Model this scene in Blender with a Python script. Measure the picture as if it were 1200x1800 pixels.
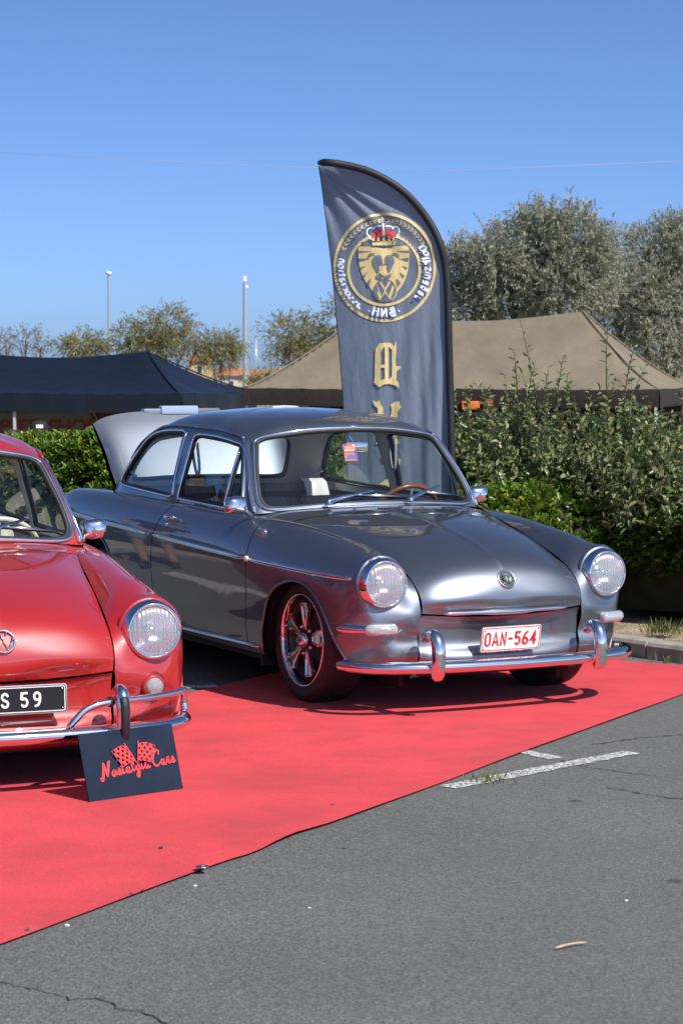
import bpy, bmesh, math, random
import numpy as np
from mathutils import Vector, Matrix
from mathutils.geometry import delaunay_2d_cdt
random.seed(7); RNG = np.random.default_rng(7)
R = math.radians
for o in list(bpy.data.objects): bpy.data.objects.remove(o)
scene = bpy.context.scene
C = scene.collection

# ------------------------------------------------------------------ camera
CAM_H = 1.592
cam_d = bpy.data.cameras.new('camera'); cam = bpy.data.objects.new('camera', cam_d); C.objects.link(cam)
cam.location = (0, 0, CAM_H)
cam.rotation_euler = (R(90) - math.atan((900 - 642.9) / 4113.0), 0, 0)
cam_d.sensor_fit = 'HORIZONTAL'; cam_d.sensor_width = 36; cam_d.lens = 36 * 4113 / 1200.0
cam_d.clip_start = .05; cam_d.clip_end = 6000
cam_d.dof.use_dof = True; cam_d.dof.focus_distance = 10.8; cam_d.dof.aperture_fstop = 14
scene.camera = cam
scene.render.resolution_x = 682; scene.render.resolution_y = 1024

# ------------------------------------------------------------------ sky, sun, exposure
SUN_EL = R(47)
SUN_DIR = Vector((.70 * math.cos(SUN_EL), -.714 * math.cos(SUN_EL), math.sin(SUN_EL))).normalized()   # towards the sun
world = bpy.data.worlds.new('World'); scene.world = world; world.use_nodes = True
wn = world.node_tree; wn.nodes.clear()
wo = wn.nodes.new('ShaderNodeOutputWorld'); wb = wn.nodes.new('ShaderNodeBackground'); ws = wn.nodes.new('ShaderNodeTexSky')
ws.sky_type = 'NISHITA'; ws.sun_disc = False; ws.sun_elevation = SUN_EL
ws.sun_rotation = math.atan2(SUN_DIR.x, SUN_DIR.y)
ws.altitude = 0; ws.air_density = .37; ws.dust_density = .85; ws.ozone_density = 8
wb.inputs['Strength'].default_value = .148
wn.links.new(ws.outputs[0], wb.inputs[0]); wn.links.new(wb.outputs[0], wo.inputs[0])
sun_d = bpy.data.lights.new('sun', 'SUN'); sun = bpy.data.objects.new('sun', sun_d); C.objects.link(sun)
sun_d.energy = 4.9; sun_d.angle = R(.5); sun_d.color = (1, .955, .88)
sun.rotation_euler = SUN_DIR.to_track_quat('Z', 'Y').to_euler(); sun.location = (6, -6, 9)
vs = scene.view_settings; vs.view_transform = 'Standard'; vs.look = 'None'; vs.exposure = .25; vs.gamma = 1
try: vs.use_curve_mapping = False
except Exception: pass
scene.render.engine = 'CYCLES'
scene.cycles.max_bounces = 12; scene.cycles.transparent_max_bounces = 24; scene.cycles.glossy_bounces = 6

# ------------------------------------------------------------------ materials
MATS = {}
def mat(name, col=(.5, .5, .5), rough=.5, metal=0., coat=0., spec=.5, **k):
    if name in MATS: return MATS[name]
    m = bpy.data.materials.new(name); m.use_nodes = True
    b = m.node_tree.nodes['Principled BSDF']
    b.inputs['Base Color'].default_value = (*col, 1); b.inputs['Roughness'].default_value = rough
    b.inputs['Metallic'].default_value = metal; b.inputs['Coat Weight'].default_value = coat
    b.inputs['Coat Roughness'].default_value = k.get('coat_rough', .03); b.inputs['Specular IOR Level'].default_value = spec
    if 'sheen' in k: b.inputs['Sheen Weight'].default_value = k['sheen']
    MATS[name] = m
    return m
def nodes(m):
    nt = m.node_tree; return nt, nt.nodes, nt.links, nt.nodes['Principled BSDF']
def noise_col(m, cols, scale=5., detail=4., stops=None, coord='Object', bump=0., bscale=None, bdist=.002, rough=None):
    """colour from a noise ramp, optional bump"""
    nt, n, l, b = nodes(m)
    tc = n.new('ShaderNodeTexCoord')
    t = n.new('ShaderNodeTexNoise'); t.inputs['Scale'].default_value = scale; t.inputs['Detail'].default_value = detail
    l.new(tc.outputs[coord], t.inputs['Vector'])
    r = n.new('ShaderNodeValToRGB'); e = r.color_ramp.elements
    stops = stops or [.3 + .4 * i / (len(cols) - 1) for i in range(len(cols))]
    while len(e) < len(cols): e.new(.5)
    for i, (s, c) in enumerate(zip(stops, cols)): e[i].position = s; e[i].color = (*c, 1)
    l.new(t.outputs['Fac'], r.inputs[0]); l.new(r.outputs[0], b.inputs['Base Color'])
    if bump:
        t2 = n.new('ShaderNodeTexNoise'); t2.inputs['Scale'].default_value = bscale or scale * 4; t2.inputs['Detail'].default_value = 5
        l.new(tc.outputs[coord], t2.inputs['Vector'])
        bp = n.new('ShaderNodeBump'); bp.inputs['Strength'].default_value = bump; bp.inputs['Distance'].default_value = bdist
        l.new(t2.outputs['Fac'], bp.inputs['Height']); l.new(bp.outputs[0], b.inputs['Normal'])
    return m

chrome = mat('chrome', (.86, .87, .88), .045, 1.)
steel = mat('brushed_steel', (.62, .63, .64), .22, 1.)
black_rubber = mat('black_rubber', (.012, .012, .013), .55)
black_gloss = mat('black_gloss', (.008, .008, .009), .12, 0, .6)
underbody_mat = mat('underbody_black', (.012, .012, .012), .8)
tyre_mat = noise_col(mat('tyre_rubber', (.02, .02, .021), .62), [(.014, .014, .015), (.028, .027, .027)], 40, bump=.3, bscale=300)
white_paint = mat('white_plastic', (.8, .8, .78), .4)

def paint(name, base, metal, rough, flake=0., coat_ior=1.5):
    m = mat(name, base, rough, metal, 1.0, coat_rough=.01)
    nt, n, l, b = nodes(m); b.inputs['Coat IOR'].default_value = coat_ior
    if metal: b.inputs['Specular Tint'].default_value = (.22, .24, .28, 1)
    tc = n.new('ShaderNodeTexCoord'); t = n.new('ShaderNodeTexNoise'); t.inputs['Scale'].default_value = 900; t.inputs['Detail'].default_value = 1
    l.new(tc.outputs['Object'], t.inputs['Vector'])
    if flake:
        bp = n.new('ShaderNodeBump'); bp.inputs['Strength'].default_value = flake; bp.inputs['Distance'].default_value = .0004
        l.new(t.outputs['Fac'], bp.inputs['Height']); l.new(bp.outputs[0], b.inputs['Normal'])
    # faint orange peel in the lacquer
    t2 = n.new('ShaderNodeTexNoise'); t2.inputs['Scale'].default_value = 120; t2.inputs['Detail'].default_value = 2
    l.new(tc.outputs['Object'], t2.inputs['Vector'])
    b2 = n.new('ShaderNodeBump'); b2.inputs['Strength'].default_value = .012; b2.inputs['Distance'].default_value = .002
    l.new(t2.outputs['Fac'], b2.inputs['Height']); l.new(b2.outputs[0], b.inputs['Coat Normal'])
    return m
grey_paint = paint('grey_metallic_paint', (.202, .224, .263), .95, .47, .08, 1.8)
red_paint = paint('red_gloss_paint', (.40, .012, .010), 0., .45, 0., 1.8)

def glass_mat(name, tint=(.93, .96, .95), refl=1.0):
    m = bpy.data.materials.new(name); m.use_nodes = True; nt = m.node_tree; n = nt.nodes; l = nt.links; n.clear()
    o = n.new('ShaderNodeOutputMaterial'); tr = n.new('ShaderNodeBsdfTransparent'); gl = n.new('ShaderNodeBsdfGlossy')
    tr.inputs[0].default_value = (*tint, 1); gl.inputs['Roughness'].default_value = .005
    fr = n.new('ShaderNodeFresnel'); gm_ = n.new('ShaderNodeNewGeometry'); ma = n.new('ShaderNodeMath'); ma.operation = 'MULTIPLY_ADD'; ma.inputs[1].default_value = 1 / 1.58 - 1.58; ma.inputs[2].default_value = 1.58
    l.new(gm_.outputs['Backfacing'], ma.inputs[0]); l.new(ma.outputs[0], fr.inputs['IOR'])
    mx = n.new('ShaderNodeMixShader')
    l.new(fr.outputs[0], mx.inputs[0]); l.new(tr.outputs[0], mx.inputs[1]); l.new(gl.outputs[0], mx.inputs[2])
    l.new(mx.outputs[0], o.inputs[0]); return m
window_glass = glass_mat('window_glass', (.86, .9, .89))
lens_glass = glass_mat('lens_glass', (.97, .98, .98))
def _lens():
    nt = lens_glass.node_tree; n = nt.nodes; l = nt.links; out = [q for q in n if q.type == 'OUTPUT_MATERIAL'][0]; src = out.inputs[0].links[0].from_socket
    df = n.new('ShaderNodeBsdfDiffuse'); df.inputs[0].default_value = (.85, .87, .88, 1); g2 = n.new('ShaderNodeBsdfGlossy'); g2.inputs['Roughness'].default_value = .22; g2.inputs[0].default_value = (.9, .92, .94, 1)
    tc = n.new('ShaderNodeTexCoord'); w = n.new('ShaderNodeTexWave'); w.bands_direction = 'Y'; w.inputs['Scale'].default_value = 19; w.inputs['Distortion'].default_value = .0; l.new(tc.outputs['Object'], w.inputs['Vector'])
    bp = n.new('ShaderNodeBump'); bp.inputs['Strength'].default_value = .6; bp.inputs['Distance'].default_value = .004; l.new(w.outputs['Fac'], bp.inputs['Height']); l.new(bp.outputs[0], g2.inputs['Normal'])
    m0 = n.new('ShaderNodeMixShader'); m0.inputs[0].default_value = .5; l.new(df.outputs[0], m0.inputs[1]); l.new(g2.outputs[0], m0.inputs[2])
    rp_ = n.new('ShaderNodeMapRange'); rp_.inputs[3].default_value = .24; rp_.inputs[4].default_value = .36; l.new(w.outputs['Fac'], rp_.inputs[0])
    m1 = n.new('ShaderNodeMixShader'); l.new(rp_.outputs[0], m1.inputs[0]); l.new(src, m1.inputs[1]); l.new(m0.outputs[0], m1.inputs[2]); l.new(m1.outputs[0], out.inputs[0])
_lens()

# ------------------------------------------------------------------ mesh helpers
def empty(name, loc=(0, 0, 0), rz=0., parent=None):
    o = bpy.data.objects.new(name, None); C.objects.link(o); o.location = loc; o.rotation_euler = (0, 0, rz)
    o.empty_display_size = .1
    if parent: o.parent = parent
    return o
def tag(o, label=None, cat=None, group=None, kind=None):
    if label: o['label'] = label
    if cat: o['category'] = cat
    if group: o['group'] = group
    if kind: o['kind'] = kind
    return o
def mk(name, verts, faces, m=None, parent=None, smooth=True, normals=None, mi=None):
    me = bpy.data.meshes.new(name)
    me.from_pydata([tuple(map(float, v)) for v in verts], [], [tuple(map(int, f)) for f in faces]); me.update()
    for mm in (m if isinstance(m, (list, tuple)) else [m]):
        if mm: me.materials.append(mm)
    if mi is not None: me.polygons.foreach_set('material_index', mi)
    me.polygons.foreach_set('use_smooth', [smooth] * len(me.polygons))
    if normals is not None: me.normals_split_custom_set_from_vertices([tuple(map(float, v)) for v in normals])
    o = bpy.data.objects.new(name, me); C.objects.link(o)
    if parent: o.parent = parent
    return o
def fast_mesh(name, V, F, m, parent=None, smooth=False):
    """V (n,3), F (k,3|4) numpy: quick big meshes"""
    me = bpy.data.meshes.new(name); k = F.shape[1]
    me.vertices.add(len(V)); me.vertices.foreach_set('co', V.astype(np.float32).ravel())
    me.loops.add(F.size); me.loops.foreach_set('vertex_index', F.astype(np.int32).ravel())
    me.polygons.add(len(F)); me.polygons.foreach_set('loop_start', np.arange(0, F.size, k, dtype=np.int32))
    me.polygons.foreach_set('loop_total', np.full(len(F), k, dtype=np.int32))
    me.polygons.foreach_set('use_smooth', np.full(len(F), smooth))
    me.update(calc_edges=True); me.validate()
    for mm in (m if isinstance(m, (list, tuple)) else [m]): me.materials.append(mm)
    o = bpy.data.objects.new(name, me); C.objects.link(o)
    if parent: o.parent = parent
    return o
class MB:
    def __init__(s): s.v = []; s.f = []
    def add(s, vs, fs):
        b = len(s.v); s.v += [tuple(v) for v in vs]; s.f += [tuple(i + b for i in f) for f in fs]; return s
    def box(s, c, d, rot=None, bev=0.):
        bm = bmesh.new(); bmesh.ops.create_cube(bm, size=1)
        for v in bm.verts: v.co = Vector((v.co.x * d[0], v.co.y * d[1], v.co.z * d[2]))
        if bev: bmesh.ops.bevel(bm, geom=bm.edges[:], offset=bev, segments=2, affect='EDGES', profile=.6)
        M = (rot.to_4x4() if rot is not None else Matrix.Identity(4)); M = Matrix.Translation(Vector(c)) @ M
        bm.transform(M); bm.verts.index_update()
        s.add([v.co[:] for v in bm.verts], [[v.index for v in f.verts] for f in bm.faces]); bm.free(); return s
    def tube(s, pts, r, n=8, closed=False, sx=1., sy=1., up=None, caps=True):
        """swept tube; r number or list; sx, sy squash along side / up"""
        P = [Vector(p) for p in pts]; m = len(P); rr = r if isinstance(r, (list, tuple)) else [r] * m
        vs = []; prev = None
        for i in range(m):
            if closed: t = P[(i + 1) % m] - P[i - 1]
            else: t = P[min(i + 1, m - 1)] - P[max(i - 1, 0)]
            t.normalize()
            if up is not None: a = Vector(up) if not isinstance(up, list) else Vector(up[i])
            elif prev is not None: a = prev
            else: a = Vector((0, 0, 1)) if abs(t.z) < .9 else Vector((1, 0, 0))
            a = a - t * a.dot(t)
            if a.length < 1e-6: a = t.orthogonal()
            a.normalize(); prev = a; b = t.cross(a)
            for k in range(n):
                q = 2 * math.pi * k / n
                vs.append(P[i] + (b * math.cos(q) * sx + a * math.sin(q) * sy) * rr[i])
        fs = []
        for i in range(m if closed else m - 1):
            j = (i + 1) % m
            for k in range(n): fs.append((i * n + k, i * n + (k + 1) % n, j * n + (k + 1) % n, j * n + k))
        if caps and not closed:
            fs.append(tuple(range(n))[::-1]); fs.append(tuple((m - 1) * n + k for k in range(n)))
        return s.add(vs, fs)
    def lathe(s, prof, n=32, M=None, ang=2 * math.pi):
        """profile [(r, h)] about local Z, placed by matrix M"""
        M = M or Matrix.Identity(4); vs = []; full = abs(ang - 2 * math.pi) < 1e-6; k = n if full else n + 1
        for (r, h) in prof:
            for i in range(k):
                q = ang * i / n; vs.append(M @ Vector((r * math.cos(q), r * math.sin(q), h)))
        fs = []
        for a in range(len(prof) - 1):
            for i in range(n):
                j = (i + 1) % k; fs.append((a * k + i, a * k + j, (a + 1) * k + j, (a + 1) * k + i))
        return s.add(vs, fs)
    def prism(s, poly, h, M=None, h0=0.):
        """extruded 2D polygon (simple), z from h0 to h"""
        M = M or Matrix.Identity(4); n = len(poly)
        vs = [M @ Vector((p[0], p[1], h0)) for p in poly] + [M @ Vector((p[0], p[1], h)) for p in poly]
        return s.add(vs, [tuple(range(n))[::-1], tuple(range(n, 2 * n))] + [(i, (i + 1) % n, n + (i + 1) % n, n + i) for i in range(n)])
    def build(s, name, m, parent=None, smooth=True, auto=None):
        o = mk(name, s.v, s.f, m, parent, smooth)
        if auto: crease(o, auto)
        return o
def crease(o, ang=35):
    me = o.data; bm = bmesh.new(); bm.from_mesh(me)
    bmesh.ops.recalc_face_normals(bm, faces=bm.faces[:])
    for e in bm.edges:
        if len(e.link_faces) == 2: e.smooth = e.calc_face_angle(0) < R(ang)
    bm.to_mesh(me); bm.free(); return o
def axis_matrix(origin, z, x=None):
    z = Vector(z).normalized(); x = Vector(x) if x is not None else z.orthogonal(); x = (x - z * x.dot(z)).normalized(); y = z.cross(x)
    M = Matrix((x, y, z)).transposed().to_4x4(); M.translation = Vector(origin); return M
def smooth_path(pts, n=6, closed=False):
    """Catmull-Rom resampling"""
    P = [np.array(p, float) for p in pts]; m = len(P); out = []
    for i in range(m if closed else m - 1):
        p0 = P[i - 1] if (closed or i > 0) else 2 * P[0] - P[1]; p1 = P[i]; p2 = P[(i + 1) % m]
        p3 = P[(i + 2) % m] if (closed or i + 2 < m) else 2 * P[-1] - P[-2]
        for k in range(n):
            t = k / n
            out.append(.5 * ((2 * p1) + (-p0 + p2) * t + (2 * p0 - 5 * p1 + 4 * p2 - p3) * t * t + (-p0 + 3 * p1 - 3 * p2 + p3) * t ** 3))
    if not closed: out.append(P[-1])
    return out
def copy_tree(o, parent=None):
    c = o.copy(); C.objects.link(c); c.parent = parent
    for ch in list(o.children): copy_tree(ch, c)
    return c

# ------------------------------------------------------------------ spline surfaces for sheet metal
class Spl:
    def __init__(s, t):
        s.t = np.asarray(t, float); n = len(t); h = np.diff(s.t); A = np.eye(n); B = np.zeros((n, n))
        for i in range(1, n - 1):
            A[i, i - 1] = h[i - 1]; A[i, i] = 2 * (h[i - 1] + h[i]); A[i, i + 1] = h[i]
            B[i, i - 1] = 6 / h[i - 1]; B[i, i] = -6 / h[i - 1] - 6 / h[i]; B[i, i + 1] = 6 / h[i]
        s.G = np.linalg.solve(A, B)
    def basis(s, x):
        x = np.asarray(x, float); i = np.clip(np.searchsorted(s.t, x, 'right') - 1, 0, len(s.t) - 2)
        h = s.t[i + 1] - s.t[i]; a = (s.t[i + 1] - x) / h; b = (x - s.t[i]) / h; W = np.zeros((len(x), len(s.t))); k = np.arange(len(x))
        W[k, i] += a; W[k, i + 1] += b
        return W + ((a ** 3 - a) * h * h / 6)[:, None] * s.G[i] + ((b ** 3 - b) * h * h / 6)[:, None] * s.G[i + 1]
class Surf:
    """tensor cubic spline through D[u][v]; mirrored ends stay smooth across Y = 0"""
    def __init__(s, D, mu0=False, mu1=False, mv0=False, mv1=False, post=None):
        D = np.array(D, float); fl = np.array([1, -1, 1.]); s.post = post
        kt = lambda d: np.concatenate([[0], np.cumsum(d)])
        du = np.linalg.norm(np.diff(D, axis=0), axis=2).mean(1); dv = np.linalg.norm(np.diff(D, axis=1), axis=2).mean(0)
        tu, tv = kt(du), kt(dv); s.umax, s.vmax = tu[-1], tv[-1]; s.tu, s.tv = tu, tv
        if mu0: D = np.concatenate([(D[1:4] * fl)[::-1], D]); tu = np.concatenate([-tu[1:4][::-1], tu])
        if mu1: D = np.concatenate([D, (D[-4:-1] * fl)[::-1]]); tu = np.concatenate([tu, 2 * tu[-1] - tu[-4:-1][::-1]])
        if mv0: D = np.concatenate([(D[:, 1:4] * fl)[:, ::-1], D], 1); tv = np.concatenate([-tv[1:4][::-1], tv])
        if mv1: D = np.concatenate([D, (D[:, -4:-1] * fl)[:, ::-1]], 1); tv = np.concatenate([tv, 2 * tv[-1] - tv[-4:-1][::-1]])
        s.D = D; s.su = Spl(tu); s.sv = Spl(tv); s._lut = None
    def pos(s, uv):
        uv = np.atleast_2d(uv)
        p = np.einsum('mi,ijk,mj->mk', s.su.basis(uv[:, 0]), s.D, s.sv.basis(uv[:, 1]), optimize=True)
        return s.post(p) if s.post else p
    def nrm(s, uv):
        uv = np.atleast_2d(uv); e = 1.5e-3
        n = np.cross(s.pos(uv + [e, 0]) - s.pos(uv - [e, 0]), s.pos(uv + [0, e]) - s.pos(uv - [0, e]))
        return n / np.maximum(np.linalg.norm(n, axis=1), 1e-12)[:, None]
    def inv(s, pts, ax=(0, 2), ur=None, vr=None):
        """uv for points given by two of their coordinates"""
        ur = ur or (0, s.umax); vr = vr or (0, s.vmax)
        g = np.stack(np.meshgrid(np.linspace(*ur, 90), np.linspace(*vr, 60), indexing='ij'), -1).reshape(-1, 2)
        P = s.pos(g)[:, ax]; out = []
        for q in np.asarray(pts, float):
            uv = g[np.argmin(((P - q) ** 2).sum(1))].copy()
            for _ in range(12):
                p = s.pos([uv, uv + [1e-4, 0], uv + [0, 1e-4]])[:, ax]; J = np.stack([(p[1] - p[0]) / 1e-4, (p[2] - p[0]) / 1e-4], 1)
                d = np.linalg.lstsq(J, q - p[0], rcond=None)[0]; uv = uv + np.clip(d, -.05, .05)
                uv = np.clip(uv, [ur[0] - .0, vr[0]], [ur[1], vr[1]])
            out.append(uv)
        return np.array(out)
def dens(poly, step, closed=True):
    out = []; n = len(poly)
    for i in range(n if closed else n - 1):
        a = np.array(poly[i], float); b = np.array(poly[(i + 1) % n], float); k = max(1, int(np.ceil(np.linalg.norm(b - a) / step)))
        out += [a + (b - a) * j / k for j in range(k)]
    if not closed: out.append(np.array(poly[-1], float))
    return out
def in_poly(P, poly):
    P = np.asarray(P); x, y = P[:, 0], P[:, 1]; c = np.zeros(len(P), bool); q = np.asarray(poly); j = len(q) - 1
    for i in range(len(q)):
        xi, yi = q[i]; xj, yj = q[j]
        if yi != yj: c ^= ((yi > y) != (yj > y)) & (x < (xj - xi) * (y - yi) / (yj - yi) + xi)
        j = i
    return c
def fill2d(outer, holes=(), step=.025):
    """triangulated 2D region with interior grid points: verts, tris, loops of boundary indices"""
    loops = [np.array(dens(outer, step))] + [np.array(dens(h, step)) for h in holes]
    pts = []; edges = []; lid = []
    for L in loops:
        b = len(pts); pts += [tuple(p) for p in L]; n = len(L); edges += [(b + i, b + (i + 1) % n) for i in range(n)]; lid.append(list(range(b, b + n)))
    mn, mx = loops[0].min(0), loops[0].max(0)
    gx = np.arange(mn[0] + step / 2, mx[0], step); gy = np.arange(mn[1] + step / 2, mx[1], step)
    G = np.stack(np.meshgrid(gx, gy), -1).reshape(-1, 2)
    if len(G):
        k = in_poly(G, loops[0])
        for h in loops[1:]: k &= ~in_poly(G, h)
        B = np.array(pts); G = G[k]
        keep = [((B - g) ** 2).sum(1).min() > (.55 * step) ** 2 for g in G] if len(G) else []
        pts += [tuple(g) for g, kk in zip(G, keep) if kk]
    V, E, Fc, ov, oe, of = delaunay_2d_cdt([Vector(p) for p in pts], edges, [], 0, 1e-7)
    V = np.array([v[:] for v in V]); cen = np.array([V[list(f)].mean(0) for f in Fc])
    ok = in_poly(cen, loops[0])
    for h in loops[1:]: ok &= ~in_poly(cen, h)
    F = [list(f) for f, o in zip(Fc, ok) if o]
    remap = {}
    for i, src in enumerate(ov):
        for q in src: remap[q] = i
    return V, F, [[remap[i] for i in L] for L in lid]
def panel(name, S, outer, holes=(), m=None, parent=None, step=.025, side=1, rim=.014, off=0., flip=False, both=False, cut=None):
    """sheet-metal panel cut from a surface, with turned-in edges; side -1 mirrors to the car's right"""
    V2, F, loops = fill2d(outer, holes, step)
    P = S.pos(V2); N = S.nrm(V2)
    if flip: N = -N
    P = P + N * off
    if cut is not None:
        kill = cut(np.array([P[f].mean(0) for f in F])); F = [f for f, k_ in zip(F, kill) if not k_]
    # orient triangles along N
    f0 = []
    for f in F:
        a, b, c = P[f[0]], P[f[1]], P[f[2]]
        f0.append(f if np.dot(np.cross(b - a, c - a), N[f].sum(0)) > 0 else f[::-1])
    V = [*P]; NN = [*N]; F = f0
    if rim:
        for L in loops:
            b = len(V); n = len(L)
            for i in L: V.append(P[i].copy()); NN.append(N[i])
            for i in L: V.append(P[i] - N[i] * rim); NN.append(N[i])
            for i in range(n): F.append([b + i, b + (i + 1) % n, b + n + (i + 1) % n, b + n + i])
            # side normals
            for i in range(n):
                t = P[L[(i + 1) % n]] - P[L[i - 1]]; q = np.cross(t, N[L[i]]); q = q / max(np.linalg.norm(q), 1e-9); NN[b + i] = q; NN[b + n + i] = q
    V = np.array(V); NN = np.array(NN)
    if both:
        n = len(V); V = np.concatenate([V, V * [1, -1, 1]]); NN = np.concatenate([NN, NN * [1, -1, 1]]); F = F + [[i + n for i in f[::-1]] for f in F]
    elif side < 0:
        V = V * [1, -1, 1]; NN = NN * [1, -1, 1]; F = [f[::-1] for f in F]
    return mk(name, V, F, m, parent, True, NN)
def on(S, uv, off=0., side=1):
    p = S.pos(uv) + S.nrm(uv) * off
    return [Vector((q[0], q[1] * side, q[2])) for q in p]

# ================================================================== flat lettering: ribbons, nib strokes and filled shapes
def ribbon(pts, w, cap=5):
    """rounded stroke of width w along 2D points -> verts, faces"""
    P = [np.array(p, float) for p in pts]; n = len(P); ww = w if isinstance(w, (list, tuple)) else [w] * n; V = []; F = []; T = []
    for i in range(n):
        t = P[min(i + 1, n - 1)] - P[max(i - 1, 0)]; t = t / max(np.linalg.norm(t), 1e-9); T.append(t); q = np.array([-t[1], t[0]]) * ww[i] / 2
        if 0 < i < n - 1:
            a = P[i] - P[i - 1]; b = P[i + 1] - P[i]; a /= max(np.linalg.norm(a), 1e-9); b /= max(np.linalg.norm(b), 1e-9)
            c = max(.45, math.sqrt(max(0, (1 + float(a @ b)) / 2))); q = q / c
        V += [P[i] + q, P[i] - q]
    for i in range(n - 1): F.append((2 * i, 2 * i + 1, 2 * i + 3, 2 * i + 2))
    for e, sg in ((0, -1), (n - 1, 1)):
        if cap:
            b = len(V); a0 = math.atan2(T[e][1], T[e][0])
            for k in range(1, cap): 
                a = a0 + math.pi / 2 * 1 - math.pi * k / cap if sg > 0 else a0 + math.pi / 2 + math.pi * k / cap
                V.append(P[e] + ww[e] / 2 * np.array([math.cos(a), math.sin(a)]))
            F.append((2 * e, *range(b, b + cap - 1), 2 * e + 1)[::-1] if sg > 0 else (2 * e, *range(b, b + cap - 1), 2 * e + 1))
    return V, F
def nib(pts, w, ang=R(42), thick=.18):
    """broad-nib pen stroke"""
    d = np.array([math.cos(ang), math.sin(ang)]) * w / 2; e = np.array([-d[1], d[0]]) * thick; V = []; F = []
    for p in pts: V += [np.array(p) + d + e * .3, np.array(p) - d - e * .3]
    for i in range(len(pts) - 1):
        a, b = np.array(pts[i + 1]) - np.array(pts[i]), d; F.append((2 * i, 2 * i + 1, 2 * i + 3, 2 * i + 2))
    return V, F
def arc(cx, cy, rx, ry, a0, a1, n=10): return [(cx + rx * math.cos(R(a0 + (a1 - a0) * i / n)), cy + ry * math.sin(R(a0 + (a1 - a0) * i / n))) for i in range(n + 1)]
class Decal:
    """collects flat shapes, each a hair above the last, and lays them on a surface map(x, y, h)"""
    def __init__(s, mp, h0=.0006, dh=.00025): s.mp = mp; s.h = h0; s.dh = dh; s.v = []; s.f = []
    def add(s, V, F):
        b = len(s.v); 
        for p in V: s.v.append(s.mp(float(p[0]), float(p[1]), s.h))
        for f in F:
            s.f.append(tuple(i + b for i in f))
        s.h += s.dh; return s
    def stroke(s, pts, w, n=0, cap=5): return s.add(*ribbon(smooth_path(pts, n) if n else pts, w, cap))
    def poly(s, pts, holes=(), step=1e9):
        if len(pts) < 5 and not holes and step > 1e6: return s.add(pts, [tuple(range(len(pts)))])
        V, F, _ = fill2d(pts, holes, step); return s.add(V, F)
    def disc(s, cx, cy, r, n=14): return s.add([(cx + r * math.cos(2 * math.pi * i / n), cy + r * math.sin(2 * math.pi * i / n)) for i in range(n)], [tuple(range(n))])
    def ring(s, cx, cy, rx, ry, w, n=64):
        V = []; 
        for i in range(n):
            a = 2 * math.pi * i / n; V += [(cx + rx * math.cos(a), cy + ry * math.sin(a)), (cx + (rx - w) * math.cos(a), cy + (ry - w) * math.sin(a))]
        return s.add(V, [(2 * i, 2 * i + 1, (2 * i + 3) % (2 * n), (2 * i + 2) % (2 * n)) for i in range(n)])
    def build(s, name, m, parent): 
        o = mk(name, s.v, s.f, m, parent, False); return o
GLYPH = {  # condensed number-plate letters in a 0.52 x 1 box: lists of strokes
    'O': [arc(.26, .74, .2, .2, 0, 180) + arc(.26, .26, .2, .2, 180, 360) + [(.46, .74)]],
    'A': [[(.03, .06), (.26, .94), (.49, .06)], [(.13, .30), (.39, .30)]],
    'N': [[(.06, .06), (.06, .94), (.46, .06), (.46, .94)]],
    '-': [[(.06, .5), (.32, .5)]],
    '5': [[(.44, .94), (.11, .94), (.08, .55)] + arc(.26, .32, .2, .26, 128, -140, 14)],
    '6': [[(.42, .93), (.22, .80), (.08, .50), (.06, .28)], arc(.26, .28, .2, .22, 180, -180, 18)],
    '4': [[(.36, .06), (.36, .94), (.04, .30), (.49, .30)]],
    'S': [arc(.26, .73, .19, .21, 20, 250, 10) + arc(.26, .27, .20, .21, 90, -165, 12)],
    '9': [arc(.26, .70, .2, .24, 0, 360, 18), [(.46, .70), (.44, .35), (.32, .12), (.14, .06)]],
    '7': [[(.06, .94), (.46, .94), (.22, .06)]],
}
def plate_text(dc, txt, x, y, h, w=.13, gap=.2, sx=1.0):
    for ch in txt:
        if ch == ' ': x += .42 * h * sx; continue
        for stv in GLYPH[ch]: dc.stroke([(x + p[0] * h * sx, y + p[1] * h) for p in stv], w * h)
        x += ((.40 if ch == '-' else .52) + gap) * h * sx
    return x


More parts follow.
